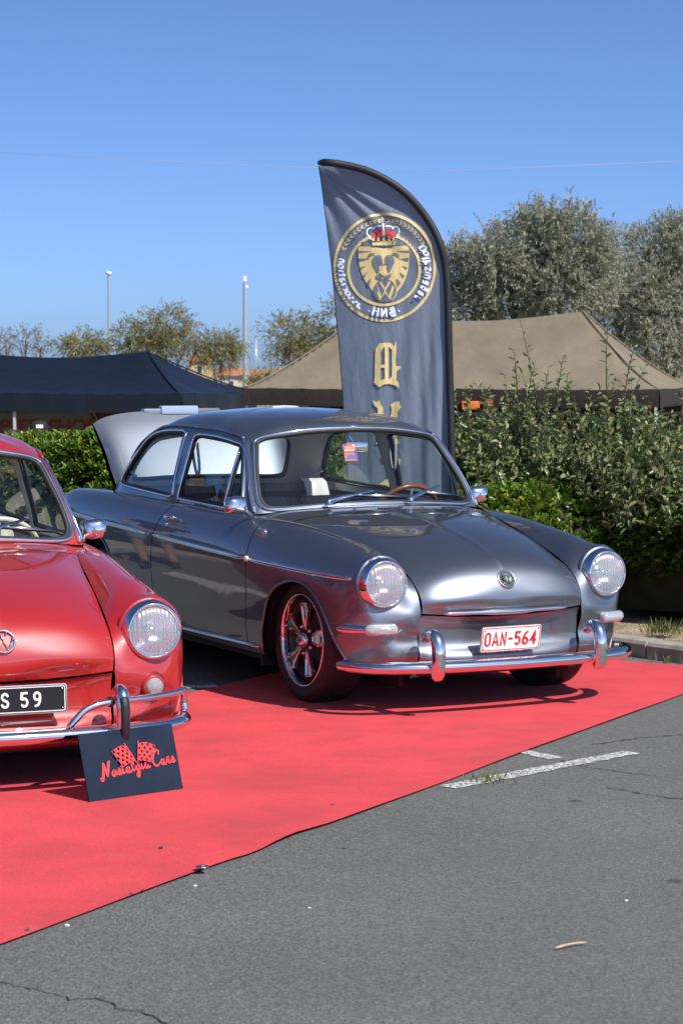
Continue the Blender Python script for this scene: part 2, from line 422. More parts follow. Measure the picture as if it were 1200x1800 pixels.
# ================================================================== the place: asphalt, carpet, kerb, planting bed, lower ground
asphalt = mat('asphalt', (.1, .1, .1), .88, spec=.35)
def _asphalt():
    nt, n, l, b = nodes(asphalt); tc = n.new('ShaderNodeTexCoord')
    def noise(sc, det=3, rough=.6):
        t = n.new('ShaderNodeTexNoise'); t.inputs['Scale'].default_value = sc; t.inputs['Detail'].default_value = det; t.inputs['Roughness'].default_value = rough
        l.new(tc.outputs['Object'], t.inputs['Vector']); return t.outputs['Fac']
    def ramp(src, stops):
        r = n.new('ShaderNodeValToRGB'); e = r.color_ramp.elements
        while len(e) < len(stops): e.new(.5)
        for i, (p, c) in enumerate(stops): e[i].position = p; e[i].color = (c, c * 1.005, c * 1.0, 1) if not isinstance(c, tuple) else (*c, 1)
        l.new(src, r.inputs[0]); return r.outputs[0]
    def mix(mode, f, a, b_):
        m = n.new('ShaderNodeMix'); m.data_type = 'RGBA'; m.blend_type = mode
        if isinstance(f, float): m.inputs[0].default_value = f
        else: l.new(f, m.inputs[0])
        l.new(a, m.inputs[6]); l.new(b_, m.inputs[7]); return m.outputs[2]
    v = n.new('ShaderNodeTexVoronoi'); v.inputs['Scale'].default_value = 150; l.new(tc.outputs['Object'], v.inputs['Vector'])
    stone = ramp(v.outputs['Color'], [(.0, .070), (.45, .130), (.75, (.166, .165, .160)), (1., (.25, .245, .225))])
    pits = ramp(noise(160, 2), [(.36, .35), (.50, 1.)])
    big = ramp(noise(.7, 5), [(.3, .86), (.7, 1.1)])
    col = mix('MULTIPLY', .55, stone, pits); col = mix('MULTIPLY', 1., col, big)
    # scattered dark oil drips and pale grit
    v2 = n.new('ShaderNodeTexVoronoi'); v2.inputs['Scale'].default_value = 1.3; l.new(tc.outputs['Object'], v2.inputs['Vector'])
    drip = ramp(v2.outputs['Distance'], [(.0, .45), (.028, .55), (.045, 1.)]); col = mix('MULTIPLY', 1., col, drip)
    v3 = n.new('ShaderNodeTexVoronoi'); v3.inputs['Scale'].default_value = 9; l.new(tc.outputs['Object'], v3.inputs['Vector'])
    grit = ramp(v3.outputs['Distance'], [(.0, 1.), (.022, 1.), (.03, 0.)])
    rgb = n.new('ShaderNodeRGB'); rgb.outputs[0].default_value = (.33, .31, .27, 1)
    col = mix('MIX', grit, col, rgb.outputs[0]); l.new(col, b.inputs['Base Color'])
    bp = n.new('ShaderNodeBump'); bp.inputs['Strength'].default_value = .5; bp.inputs['Distance'].default_value = .003
    l.new(v.outputs['Distance'], bp.inputs['Height']); b2 = n.new('ShaderNodeBump'); b2.inputs['Strength'].default_value = .5; b2.inputs['Distance'].default_value = .004
    l.new(noise(160, 3), b2.inputs['Height']); l.new(bp.outputs[0], b2.inputs['Normal']); l.new(b2.outputs[0], b.inputs['Normal'])
_asphalt()
soil = noise_col(mat('dry_soil', (.2, .16, .11), .95), [(.20, .155, .10), (.33, .265, .18), (.44, .36, .26)], 7, 8, bump=.9, bscale=45, bdist=.03)
grassy = noise_col(mat('dry_grass_ground', (.2, .18, .1), .95), [(.16, .15, .08), (.26, .22, .13), (.2, .19, .1)], 1.2, 8)
# lower terrain out to the horizon, dropping behind the planting bed
rows = [(-40, -.02), (16.4, -.02), (18.0, -.05), (19.2, -.5), (21, -.93), (30, -.95), (60, -.95), (140, -1.0), (400, -1.2), (3000, -2)]
V = []; F = []
for y, z in rows:
    for x in (-1500, -60, -12, 0, 12, 60, 1500): V.append((x, y, z))
for i in range(len(rows) - 1):
    for j in range(6): F.append((i * 7 + j, i * 7 + j + 1, (i + 1) * 7 + j + 1, (i + 1) * 7 + j))
tag(mk('ground', V, F, grassy, None, True), kind='structure')
KERB = smooth_path([(14, 1.5), (8.5, 6.6), (4.2, 10.2), (2.6, 11.62), (1.83, 12.43), (1.535, 12.82), (1.15, 13.35), (.4, 14.15), (-.6, 14.9), (-2.0, 15.5), (-4.5, 16.1), (-8, 16.6), (-16, 17.0)], 8)
KERB = [(float(p[0]), float(p[1])) for p in KERB]
def offset_line(line, d):
    out = []
    for i, p in enumerate(line):
        a = line[max(i - 1, 0)]; b = line[min(i + 1, len(line) - 1)]; t = Vector((b[0] - a[0], b[1] - a[1])).normalized(); out.append((p[0] + t.y * d, p[1] - t.x * d))
    return out
K0 = offset_line(KERB, 0)
mid = len(KERB)
poly = [(-40, -30), (40, -30), (40, 1.5)] + KERB + [(-40, 17.0)]
V2, F2, _ = fill2d(poly, (), 4.0)
tag(mk('asphalt', [(v[0], v[1], 0) for v in V2], F2, asphalt, None, False), kind='structure')
# kerb stones, one by one, with small gaps; bed of soil behind
kerb_mat = noise_col(mat('kerb_concrete', (.3, .28, .25), .9), [(.20, .185, .16), (.33, .31, .27), (.27, .25, .21)], 6, 8, bump=.6, bscale=60, bdist=.006)
KW = .13; far = offset_line(KERB, KW)
sgn = 1 if Vector((far[30][0], far[30][1])).length > Vector(KERB[30]).length else -1
def kerb_run():
    kerb = empty('kerb'); tag(kerb, kind='structure')
    L = dens(KERB, .02, False); L = [tuple(p) for p in L]; i = 0; step = 50
    O = offset_line(L, sgn * KW); I = offset_line(L, sgn * .012); B = offset_line(L, 0)
    while i < len(L) - 1:
        j = min(i + step, len(L) - 1); idx = [i + int((j - i - 1) * k / 4) for k in range(5)]
        dz = random.uniform(-.006, .006); V = []; F = []
        for q in idx:
            V += [(*B[q], -.02), (*B[q], .070 + dz), (*I[q], .088 + dz), (*O[q], .091 + dz), (*O[q], -.02)]
        for k in range(4):
            for m_ in range(4): F.append((k * 5 + m_, (k + 1) * 5 + m_, (k + 1) * 5 + m_ + 1, k * 5 + m_ + 1))
        F += [(0, 1, 2, 3, 4), (20, 24, 23, 22, 21)]
        crease(mk('kerb_stone', V, F, kerb_mat, kerb), 30); i = j
kerb_run()
V = []; F = []; nO = 14; near = offset_line(KERB, sgn * (KW + .004))
for i, p in enumerate(near):
    for k in range(nO):
        d = 6.5 * (k / (nO - 1)) ** 1.6; q = offset_line([KERB[max(i - 1, 0)], KERB[i], KERB[min(i + 1, len(KERB) - 1)]], sgn * (KW + .004 + d))[1]
        h = .070 + .05 * min(1, d / .5) + .03 * math.sin(q[0] * 3.1 + q[1] * 2.3) * min(1, d) + .02 * math.sin(q[0] * 9 + q[1] * 7) * min(1, d * 2)
        if d > 3: h -= (d - 3) * .33
        V.append((q[0], q[1], h))
for i in range(len(near) - 1):
    for k in range(nO - 1): F.append((i * nO + k, i * nO + k + 1, (i + 1) * nO + k + 1, (i + 1) * nO + k))
tag(mk('planting_bed', V, F, soil, None, True), kind='structure')

# worn white parking lines as thin paint films with ragged edges
line_mat = mat('worn_white_paint', (.62, .62, .6), .8)
def _lm():
    nt, n, l, b = nodes(line_mat); tc = n.new('ShaderNodeTexCoord'); t = n.new('ShaderNodeTexNoise'); t.inputs['Scale'].default_value = 85; t.inputs['Detail'].default_value = 5; t.inputs['Roughness'].default_value = .7
    l.new(tc.outputs['Object'], t.inputs['Vector']); r = n.new('ShaderNodeValToRGB'); r.color_ramp.elements[0].position = .42; r.color_ramp.elements[1].position = .55
    l.new(t.outputs['Fac'], r.inputs[0]); tr = n.new('ShaderNodeBsdfTransparent'); mx = n.new('ShaderNodeMixShader')
    l.new(r.outputs[0], mx.inputs[0]); l.new(tr.outputs[0], mx.inputs[1]); l.new(b.outputs[0], mx.inputs[2]); l.new(mx.outputs[0], n['Material Output'].inputs[0])
_lm()
def paint_line(a, b, w, label=None):
    a = Vector((*a, 0)); b = Vector((*b, 0)); t = (b - a).normalized(); q = Vector((-t.y, t.x, 0)); n = max(4, int((b - a).length / .03)); V = []; F = []
    for i in range(n + 1):
        p = a.lerp(b, i / n); V += [p + q * (w / 2 + random.uniform(-.008, .008)) + Vector((0, 0, .004)), p - q * (w / 2 + random.uniform(-.008, .008)) + Vector((0, 0, .004))]
    for i in range(n): F.append((2 * i, 2 * i + 1, 2 * i + 3, 2 * i + 2))
    return tag(mk('parking_line', V, F, line_mat, None, False), kind='structure')
paint_line((.40, 8.75), (1.195, 9.555), .085); paint_line((.867, 9.40), (.72, 9.62), .075)
paint_line((-.95, 11.45), (-.62, 11.56), .10); paint_line((-2.4, 12.2), (-3.9, 14.6), .11)

# asphalt cracks: thin sunk lines filled with grit
crack_mat = noise_col(mat('crack_fill', (.02, .02, .02), .95), [(.012, .012, .012), (.03, .028, .025), (.22, .18, .11)], 9, 6, stops=[.3, .55, .68])
def crack(pts, w, seed):
    rr = random.Random(seed); P = []
    for a, b in zip(pts[:-1], pts[1:]):
        n = max(2, int(math.hypot(b[0] - a[0], b[1] - a[1]) / .02))
        for k in range(n): P.append((a[0] + (b[0] - a[0]) * k / n + rr.gauss(0, .005), a[1] + (b[1] - a[1]) * k / n + rr.gauss(0, .006)))
    ww = [w * rr.uniform(.3, 1.3) for _ in P]; V, F = ribbon(P, ww, 0)
    tag(mk('asphalt_crack', [(v[0], v[1], .003) for v in V], F, crack_mat, None, False), kind='structure')
crack([(-1.25, 6.12), (-.89, 5.96), (-.73, 5.85), (-.68, 5.79), (-.61, 5.80), (-.545, 5.705), (-.49, 5.69), (-.44, 5.60), (-.38, 5.5)], .0065, 1)
crack([(.88, 9.36), (.98, 9.20), (1.15, 9.05), (1.45, 8.85), (1.9, 8.6)], .0065, 2)
crack([(1.0, 8.75), (1.2, 8.55), (1.55, 8.38)], .008, 3)
crack([(1.05, 9.75), (1.3, 9.95), (1.7, 10.1), (2.2, 10.5)], .007, 4)

# red carpet: a two-metre strip lying along the row of cars, its near edge a little wavy and lifted
carpet_mat = mat('red_carpet', (.66, .032, .038), .95, 0, 0, .12, sheen=.08)
def _cp():
    nt, n, l, b = nodes(carpet_mat); tc = n.new('ShaderNodeTexCoord')
    t = n.new('ShaderNodeTexNoise'); t.inputs['Scale'].default_value = 2.2; t.inputs['Detail'].default_value = 7; t.inputs['Roughness'].default_value = .62
    l.new(tc.outputs['Object'], t.inputs['Vector']); r = n.new('ShaderNodeValToRGB'); e = r.color_ramp.elements
    e[0].position = .30; e[0].color = (.52, .052, .062, 1); e[1].position = .58; e[1].color = (.71, .060, .072, 1); l.new(t.outputs['Fac'], r.inputs[0])
    t2 = n.new('ShaderNodeTexNoise'); t2.inputs['Scale'].default_value = 190; t2.inputs['Detail'].default_value = 3; l.new(tc.outputs['Object'], t2.inputs['Vector'])
    r2 = n.new('ShaderNodeValToRGB'); r2.color_ramp.elements[0].position = .3; r2.color_ramp.elements[0].color = (.72, .72, .72, 1); r2.color_ramp.elements[1].position = .62
    l.new(t2.outputs['Fac'], r2.inputs[0]); m = n.new('ShaderNodeMix'); m.data_type = 'RGBA'; m.blend_type = 'MULTIPLY'; m.inputs[0].default_value = 1
    l.new(r.outputs[0], m.inputs[6]); l.new(r2.outputs[0], m.inputs[7])
    mp = n.new('ShaderNodeMapping'); mp.inputs['Rotation'].default_value = (0, 0, R(62)); mp.inputs['Scale'].default_value = (1, 5, 1); l.new(tc.outputs['Object'], mp.inputs[0])
    t3 = n.new('ShaderNodeTexNoise'); t3.inputs['Scale'].default_value = 1.6; t3.inputs['Detail'].default_value = 9; t3.inputs['Roughness'].default_value = .7; l.new(mp.outputs[0], t3.inputs['Vector'])
    r3 = n.new('ShaderNodeValToRGB'); r3.color_ramp.elements[0].position = .56; r3.color_ramp.elements[0].color = (0, 0, 0, 1); r3.color_ramp.elements[1].position = .78; r3.color_ramp.elements[1].color = (.42, .42, .42, 1); l.new(t3.outputs['Fac'], r3.inputs[0])
    m3 = n.new('ShaderNodeMix'); m3.data_type = 'RGBA'; l.new(r3.outputs[0], m3.inputs[0]); l.new(m.outputs[2], m3.inputs[6]); m3.inputs[7].default_value = (.40, .13, .12, 1); l.new(m3.outputs[2], b.inputs['Base Color'])
    bp = n.new('ShaderNodeBump'); bp.inputs['Strength'].default_value = .5; bp.inputs['Distance'].default_value = .003; l.new(t2.outputs['Fac'], bp.inputs['Height']); l.new(bp.outputs[0], b.inputs['Normal'])
_cp()
cd = Vector((.466, .885, 0)).normalized(); cn = Vector((-.885, .466, 0)).normalized()
V = []; F = []; na, nb = 150, 30
for i in range(na + 1):
    al = -2.5 + (11.72 + 2.5) * i / na
    for j in range(nb + 1):
        q = (j / nb) ** 1.6; x = al + (.10 * q if i == na else 0)
        d = 3.78 + 2.12 * q
        lift = (1 - q) ** 10
        wave = .006 * math.exp(-((al - 6.55) / .10) ** 2) - .006 * math.exp(-((al - 6.9) / .12) ** 2)
        p = cd * x + cn * (d - wave * lift * 2.5 + .004 * math.sin(al * 2.3) * lift)
        z = .007 + .006 * lift * math.exp(-((al - 6.78) / .16) ** 2) + .004 * math.sin(al * 3.7 + q * 5) * math.sin(q * 9 + al) * .5 + .002
        V.append((p.x, p.y, z))
for i in range(na):
    for j in range(nb): F.append((i * (nb + 1) + j, (i + 1) * (nb + 1) + j, (i + 1) * (nb + 1) + j + 1, i * (nb + 1) + j + 1))
tag(mk('carpet', V, F, carpet_mat, None, True), 'bright red carpet strip laid along the parked cars', 'carpet')

# ================================================================== foliage
def leaf_mat(name, cols, rough=.45, trans=.35, stops=None, spec=.4):
    m = bpy.data.materials.new(name); m.use_nodes = True; nt = m.node_tree; n = nt.nodes; l = nt.links; b = n['Principled BSDF']
    g = n.new('ShaderNodeNewGeometry'); r = n.new('ShaderNodeValToRGB'); e = r.color_ramp.elements
    stops = stops or [i / (len(cols) - 1) for i in range(len(cols))]
    while len(e) < len(cols): e.new(.5)
    for i, (s, c) in enumerate(zip(stops, cols)): e[i].position = s; e[i].color = (*c, 1)
    l.new(g.outputs['Random Per Island'], r.inputs[0]); l.new(r.outputs[0], b.inputs['Base Color'])
    b.inputs['Roughness'].default_value = rough; b.inputs['Specular IOR Level'].default_value = spec
    t = n.new('ShaderNodeBsdfTranslucent'); l.new(r.outputs[0], t.inputs[0]); mx = n.new('ShaderNodeMixShader'); mx.inputs[0].default_value = trans
    l.new(b.outputs[0], mx.inputs[1]); l.new(t.outputs[0], mx.inputs[2]); l.new(mx.outputs[0], n['Material Output'].inputs[0])
    return m
def unit(a): return a / np.maximum(np.linalg.norm(a, axis=-1, keepdims=True), 1e-9)
def leaf_mesh(P, D, ln, wd, fold=.25):
    """P leaf bases, D directions, ln/wd arrays: six-point leaves bent along the midrib"""
    n = len(P); D = unit(D); up = unit(RNG.normal(size=(n, 3)) * .55 + [0, 0, 1]); S = unit(np.cross(D, up)); N = np.cross(S, D)
    ln = np.asarray(ln).reshape(-1, 1) * np.ones((n, 1)); wd = np.asarray(wd).reshape(-1, 1) * np.ones((n, 1))
    a = P; tip = P + D * ln - N * ln * fold * .35
    q1 = P + D * ln * .35; q2 = P + D * ln * .72 - N * ln * fold * .12
    l1, r1 = q1 + S * wd * .5 + N * wd * fold, q1 - S * wd * .5 + N * wd * fold
    l2, r2 = q2 + S * wd * .40 + N * wd * fold * .8, q2 - S * wd * .40 + N * wd * fold * .8
    V = np.stack([a, l1, l2, tip, r2, r1], 1).reshape(-1, 3); b = np.arange(n)[:, None] * 6
    F = np.concatenate([b + [0, 1, 2, 3], b + [0, 3, 4, 5]], 0)
    return V, F
def rosettes(C_, A, k, ln, wd, spread=(.5, 1.15)):
    """k leaves round each tip C_ with axis A"""
    n = len(C_); A = unit(A); x = unit(np.cross(A, unit(RNG.normal(size=(n, 3))))); y = np.cross(A, x)
    P = np.repeat(C_, k, 0); ph = RNG.uniform(0, 2 * np.pi, n * k); th = RNG.uniform(*spread, n * k)
    D = np.repeat(A, k, 0) * np.cos(th)[:, None] + (np.repeat(x, k, 0) * np.cos(ph)[:, None] + np.repeat(y, k, 0) * np.sin(ph)[:, None]) * np.sin(th)[:, None]
    s = RNG.uniform(.65, 1.2, n * k)
    return leaf_mesh(P + D * .004, D, ln * s, wd * s)
bark = noise_col(mat('bark', (.11, .085, .06), .9), [(.07, .055, .04), (.15, .12, .09)], 14, bump=.6, bscale=40, bdist=.01)
twig = mat('twig_brown', (.10, .065, .04), .8)
pitt = leaf_mat('pittosporum_leaf', [(.07, .13, .016), (.115, .20, .022), (.16, .25, .035), (.20, .28, .04), (.45, .36, .03)], .33, .32, [0, .3, .6, .95, .985])
pitt_shaded = leaf_mat('shrub_leaf_shaded', [(.035, .075, .012), (.07, .13, .02), (.12, .19, .03)], .33, .3)  # leaf colour darkened to carry the shade below the oleasters
elae = leaf_mat('oleaster_leaf', [(.11, .165, .05), (.18, .245, .09), (.30, .335, .17), (.28, .23, .10)], .32, .3, [0, .45, .85, 1])
silver = leaf_mat('silver_leaf', [(.25, .27, .19), (.37, .38, .29), (.48, .48, .38)], .5, .35)
tama = leaf_mat('tamarisk_leaf', [(.17, .22, .075), (.26, .29, .11), (.36, .31, .16), (.42, .28, .18)], .6, .4)
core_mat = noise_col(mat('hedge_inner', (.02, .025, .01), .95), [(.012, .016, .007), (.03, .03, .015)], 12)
def along(t):
    """point and outward (bed-side) direction at arc position t in metres measured from the kerb point nearest x = 1.5"""
    L = [Vector(p) for p in KERB]; s = [0]
    for a, b in zip(L[:-1], L[1:]): s.append(s[-1] + (b - a).length)
    s0 = s[min(range(len(L)), key=lambda i: (L[i] - Vector((1.535, 12.82))).length)]; q = s0 + t
    for i in range(len(L) - 1):
        if s[i] <= q <= s[i + 1]:
            f = (q - s[i]) / (s[i + 1] - s[i]); p = L[i].lerp(L[i + 1], f); d = (L[i + 1] - L[i]).normalized(); return p, Vector((d.y, -d.x)) * sgn, d
    d = (L[-1] - L[-2]).normalized(); return L[-1], Vector((d.y, -d.x)) * sgn, d
def lumpy_hedge(name, label, t0, t1, d0, d1, h, mtl, n, k, ln, wd, seed, group=None, lump=.12):
    """clipped-but-shaggy hedge segment between kerb offsets d0..d1, crown as leaf rosettes over a dark core"""
    rg = np.random.default_rng(seed); pm, om, tm = along((t0 + t1) / 2); root = empty(name, (pm.x + om.x * (d0 + d1) / 2, pm.y + om.y * (d0 + d1) / 2, .1)); tag(root, label, 'hedge', group)
    base = Vector(root.location)
    nt_, nd_ = 14, 9; V = []; F = []
    ph = rg.uniform(0, 6.28, 6)
    def shape(u, v):   # u along 0..1, v over 0..pi from the near foot over the top to the far foot
        t = t0 + (t1 - t0) * u; p, o_, tt = along(t)
        e = min(1, min(u, 1 - u) * (t1 - t0) / .35 + .25)
        hh = h * (1 + lump * (.5 * math.sin(t * 2.1 + ph[0]) + .35 * math.sin(t * 5.3 + ph[1]) + .25 * math.sin(t * 9.1 + ph[2]))) * e ** .5
        c, s_ = math.cos(v), math.sin(v); c = abs(c) ** .55 * (1 if c > 0 else -1); s_ = s_ ** .45
        d = (d0 + d1) / 2 - c * (d1 - d0) / 2 * (1 + lump * math.sin(t * 4 + v * 3 + ph[3]))
        return np.array([p.x + o_.x * d, p.y + o_.y * d, .1 + hh * s_])
    G = [[shape(i / nt_, math.pi * j / nd_) for j in range(nd_ + 1)] for i in range(nt_ + 1)]
    cen = np.array([[(g[0] + g[-1]) / 2 + [0, 0, h * .45]] for g in G])
    for i in range(nt_ + 1):
        for j in range(nd_ + 1): V.append(cen[i][0] + (G[i][j] - cen[i][0]) * .80 - np.array(base))
    for i in range(nt_):
        for j in range(nd_): F.append((i * (nd_ + 1) + j, (i + 1) * (nd_ + 1) + j, (i + 1) * (nd_ + 1) + j + 1, i * (nd_ + 1) + j + 1))
    F += [tuple(range(nd_ + 1)), tuple(nt_ * (nd_ + 1) + j for j in range(nd_ + 1))[::-1]]
    mk('dark_core', V, F, core_mat, root)  # dark hull added inside the leaves to block light
    uu = rg.uniform(0, 1, n); vv = rg.uniform(.12, math.pi * .80, n); P = np.array([shape(a, b_) for a, b_ in zip(uu, vv)])
    cc = np.array([cen[int(round(a * nt_))][0] for a in uu]); A = unit(P - cc); r_ = 1 - rg.uniform(0, 1, n) ** 2 * .22 + rg.normal(0, .03, n)
    P = cc + (P - cc) * r_[:, None]; A = unit(A + [0, 0, .55] + rg.normal(0, .3, (n, 3)))
    Vv, Ff = rosettes(P - np.array(base), A, k, ln, wd); fo = fast_mesh('foliage', Vv, Ff, mtl, root, True)
    return root
GH = 'hedge plants in the bed behind the cars'
lumpy_hedge('hedge', 'bright green clipped hedge between the red roof and the grey open lid', 3.55, 6.4, .55, 1.9, 1.02, pitt, 4300, 8, .062, .022, 3, GH)
lumpy_hedge('hedge', 'bright green hedge seen through the windows of the grey saloon', 2.1, 4.2, .5, 1.8, .97, pitt, 3300, 8, .062, .022, 4, GH)
lumpy_hedge('hedge', 'bright green hedge continuing left out of the picture behind the red saloon', 6.3, 13.5, .6, 1.9, 1.05, pitt, 4200, 8, .075, .028, 5, GH)
lumpy_hedge('hedge', 'low yellow-green bush in front of the oleaster shrubs beside the grey wing mirror', .75, 2.3, .12, .95, .74, pitt, 2600, 8, .060, .024, 6, GH, .12)
lumpy_hedge('hedge', 'dark shaded bush at the foot of the oleaster shrubs by the kerb at right', -1.6, .85, .62, 1.9, .70, pitt_shaded, 3600, 8, .060, .026, 8, GH, .15)
def oleaster(label, X_, Y_, h, rad, n_shoot, n_body, seed, tall=()):
    """loose shrub: body of leafy shoots, some long wands rising above it"""
    rg = np.random.default_rng(seed); tt = Vector((-.97, .2)); bx = np.array([X_, Y_, .12])
    root = empty('oleaster_shrub', tuple(bx)); tag(root, label, 'shrub', 'oleaster shrubs in the bed at right')
    LP, LD, LL = [], [], []; st_ = MB()
    def wand(a, b, r0, leaves, ln, bare=.1, curve=.1):
        a = np.array(a); b = np.array(b); m_ = (a + b) / 2 + rg.normal(0, curve * np.linalg.norm(b - a), 3) * [1, 1, .3]
        pts = [(1 - q) ** 2 * a + 2 * q * (1 - q) * m_ + q * q * b for q in np.linspace(0, 1, 7)]
        st_.tube(pts, [r0 * (1 - .8 * i / 6) for i in range(7)], 4, caps=False)
        for i in range(leaves):
            q = bare + (1 - bare) * (i + .5) / leaves; pp = (1 - q) ** 2 * a + 2 * q * (1 - q) * m_ + q * q * b; tg = unit(2 * (1 - q) * (m_ - a) + 2 * q * (b - m_))
            side = unit(np.cross(tg, unit(rg.normal(size=3)))); dd = unit(tg * rg.uniform(.35, .9) + side); LP.append(pp); LD.append(dd); LL.append(ln * rg.uniform(.6, 1.15) * (1 - .35 * q ** 4))
    for i in range(n_body):
        a_ = rg.uniform(0, 2 * np.pi); rr = rad * rg.uniform(0, 1) ** .5; z = h * (rg.uniform(.5, 1.)) * (1 - .32 * (rr / rad) ** 2)
        e = np.array([math.cos(a_) * rr, math.sin(a_) * rr, z]); out = unit(e - np.array([0, 0, h * .35])); L_ = rg.uniform(.18, .34)
        wand(e - out * L_, e + out * .03 + [0, 0, .08], .004, 13, .067)
    for i in range(n_shoot):
        a_ = rg.uniform(0, 2 * np.pi); rr = rad * rg.uniform(.0, .9); e = np.array([math.cos(a_) * rr, math.sin(a_) * rr, h * (1 - .25 * (rr / rad) ** 2)])
        L_ = rg.uniform(.12, .30); wand(e - [0, 0, .25], e + np.array([rg.normal(0, .10), rg.normal(0, .10), L_]), .0045, 17, .062, .2)
    for (dx, dz, dl) in tall:
        e = np.array([tt.x * -dx, tt.y * -dx, h * .8]); wand(e, e + np.array([tt.x * dl, tt.y * dl, dz]), .007, 26, .06, .15, .05)
    for i in range(9):
        a_ = rg.uniform(0, 2 * np.pi); st_.tube([(0, 0, -.1), (math.cos(a_) * rad * .3, math.sin(a_) * rad * .3, h * .45), (math.cos(a_) * rad * .6, math.sin(a_) * rad * .6, h * .8)], [.02, .013, .006], 5)
    st_.build('stems', twig, root)
    V, F = leaf_mesh(np.array(LP), np.array(LD), np.array(LL), np.array(LL) * .42); fast_mesh('foliage', V, F, elae, root, True)
    return root
oleaster('tall oleaster shrub with one long wand rising before the tan canopy', 1.16, 14.75, 1.20, .66, 16, 620, 11, [(.10, .80, .14), (-.06, .62, .02), (.32, .46, .06)])
oleaster('broad oleaster shrub with two long wands right of the flag', 1.70, 14.50, 1.20, .70, 16, 660, 12, [(-.02, .86, .03), (.06, .66, -.06), (-.36, .58, -.03)])
oleaster('oleaster shrub cut off by the right edge of the picture', 2.32, 13.95, 1.14, .80, 14, 720, 13, [(-.1, .42, .03), (.25, .30, .05)])
oleaster('slender oleaster shrub standing against the flag pole', .74, 14.95, 1.10, .50, 9, 380, 14, [(.08, .45, .03)])
oleaster('low oleaster branch with pale leaves spreading over the dark bush', 1.85, 14.05, .95, .45, 4, 90, 15)
# tufts of grass and weeds at the kerb
gm = leaf_mat('grass_blade', [(.10, .16, .03), (.22, .24, .07), (.34, .30, .14)], .6, .4)
def tuft(label, p, n, h, seed):
    rg = np.random.default_rng(seed); P = np.zeros((n, 3)); P[:, :2] = rg.normal(0, .05, (n, 2)); D = rg.normal(0, .45, (n, 3)); D[:, 2] = 1
    V, F = leaf_mesh(P, D, h * rg.uniform(.5, 1.1, n), .006); o = fast_mesh('grass_tuft', V, F, gm); o.location = p; tag(o, label, 'grass', 'grass tufts along the kerb and lines', 'stuff')
tuft('small green grass tuft growing through the painted parking line', (.56, 8.88, .0), 40, .045, 1)
tuft('green weed tuft on the soil beside the kerb right of the grey saloon', (1.78, 12.95, .10), 90, .10, 2)
tuft('sparse weed tuft at the foot of the dark bush at the right edge', (1.95, 12.75, .11), 60, .07, 3)
tuft('thin grass tuft in the gutter below the kerb at right', (1.77, 12.48, .0), 26, .06, 4)

# ================================================================== body surfaces of the saloon (X forward, Y left, Z up; front axle at X = 0)
def st(x, *yz): return [(x, y, z) for y, z in yz]
SIDE = Surf([
    [(-3.27, .50, .80), (-3.28, .57, .80), (-3.29, .63, .785), (-3.30, .665, .74), (-3.31, .68, .66), (-3.31, .67, .5), (-3.29, .64, .38), (-3.27, .60, .33)],
    st(-3.14, (.55, .853), (.625, .855), (.68, .838), (.722, .785), (.74, .68), (.73, .5), (.70, .35), (.66, .29)),
    st(-2.85, (.58, .883), (.655, .885), (.718, .867), (.765, .80), (.785, .69), (.778, .5), (.75, .33), (.71, .26)),
    st(-2.40, (.64, .886), (.685, .885), (.737, .863), (.785, .79), (.802, .69), (.798, .5), (.775, .32), (.75, .24)),
    st(-1.95, (.672, .880), (.702, .873), (.747, .85), (.789, .78), (.806, .69), (.802, .5), (.78, .31), (.755, .22)),
    st(-1.50, (.682, .872), (.706, .863), (.749, .838), (.791, .77), (.808, .675), (.803, .48), (.785, .30), (.76, .215)),
    st(-1.00, (.680, .864), (.706, .854), (.748, .828), (.791, .76), (.808, .66), (.802, .47), (.785, .29), (.76, .205)),
    st(-.68, (.667, .854), (.70, .847), (.745, .82), (.788, .75), (.806, .65), (.80, .46), (.785, .285), (.76, .20)),
    st(-.42, (.575, .834), (.63, .842), (.705, .825), (.775, .748), (.803, .645), (.798, .45), (.783, .28), (.76, .20)),
    st(-.15, (.521, .80), (.578, .822), (.66, .815), (.755, .738), (.797, .635), (.797, .45), (.78, .28), (.758, .2)),
    st(.10, (.487, .751), (.546, .789), (.635, .792), (.738, .718), (.787, .622), (.79, .44), (.775, .28), (.755, .2)),
    st(.33, (.460, .695), (.522, .750), (.612, .766), (.713, .704), (.768, .607), (.777, .44), (.765, .29), (.745, .2)),
    [(.475, .443, .652), (.48, .503, .70), (.49, .602, .742), (.485, .69, .69), (.475, .74, .60), (.465, .752, .44), (.455, .735, .30), (.45, .71, .2)],
    [(.552, .438, .612), (.555, .50, .648), (.565, .602, .722), (.56, .688, .67), (.545, .716, .58), (.535, .708, .44), (.52, .688, .30), (.505, .665, .2)],
    [(.612, .437, .552), (.604, .49, .56), (.578, .56, .575), (.570, .62, .55), (.580, .648, .485), (.582, .645, .40), (.562, .63, .29), (.545, .615, .2)],
    [(.633, .435, .49), (.6345, .462, .483), (.633, .495, .472), (.628, .525, .452), (.62, .542, .42), (.600, .548, .35), (.607, .545, .272), (.575, .54, .2)],
    [(.634, .433, .467), (.634, .436, .452), (.632, .437, .432), (.628, .437, .412), (.622, .436, .39), (.604, .435, .345), (.612, .434, .272), (.582, .434, .2)],
])
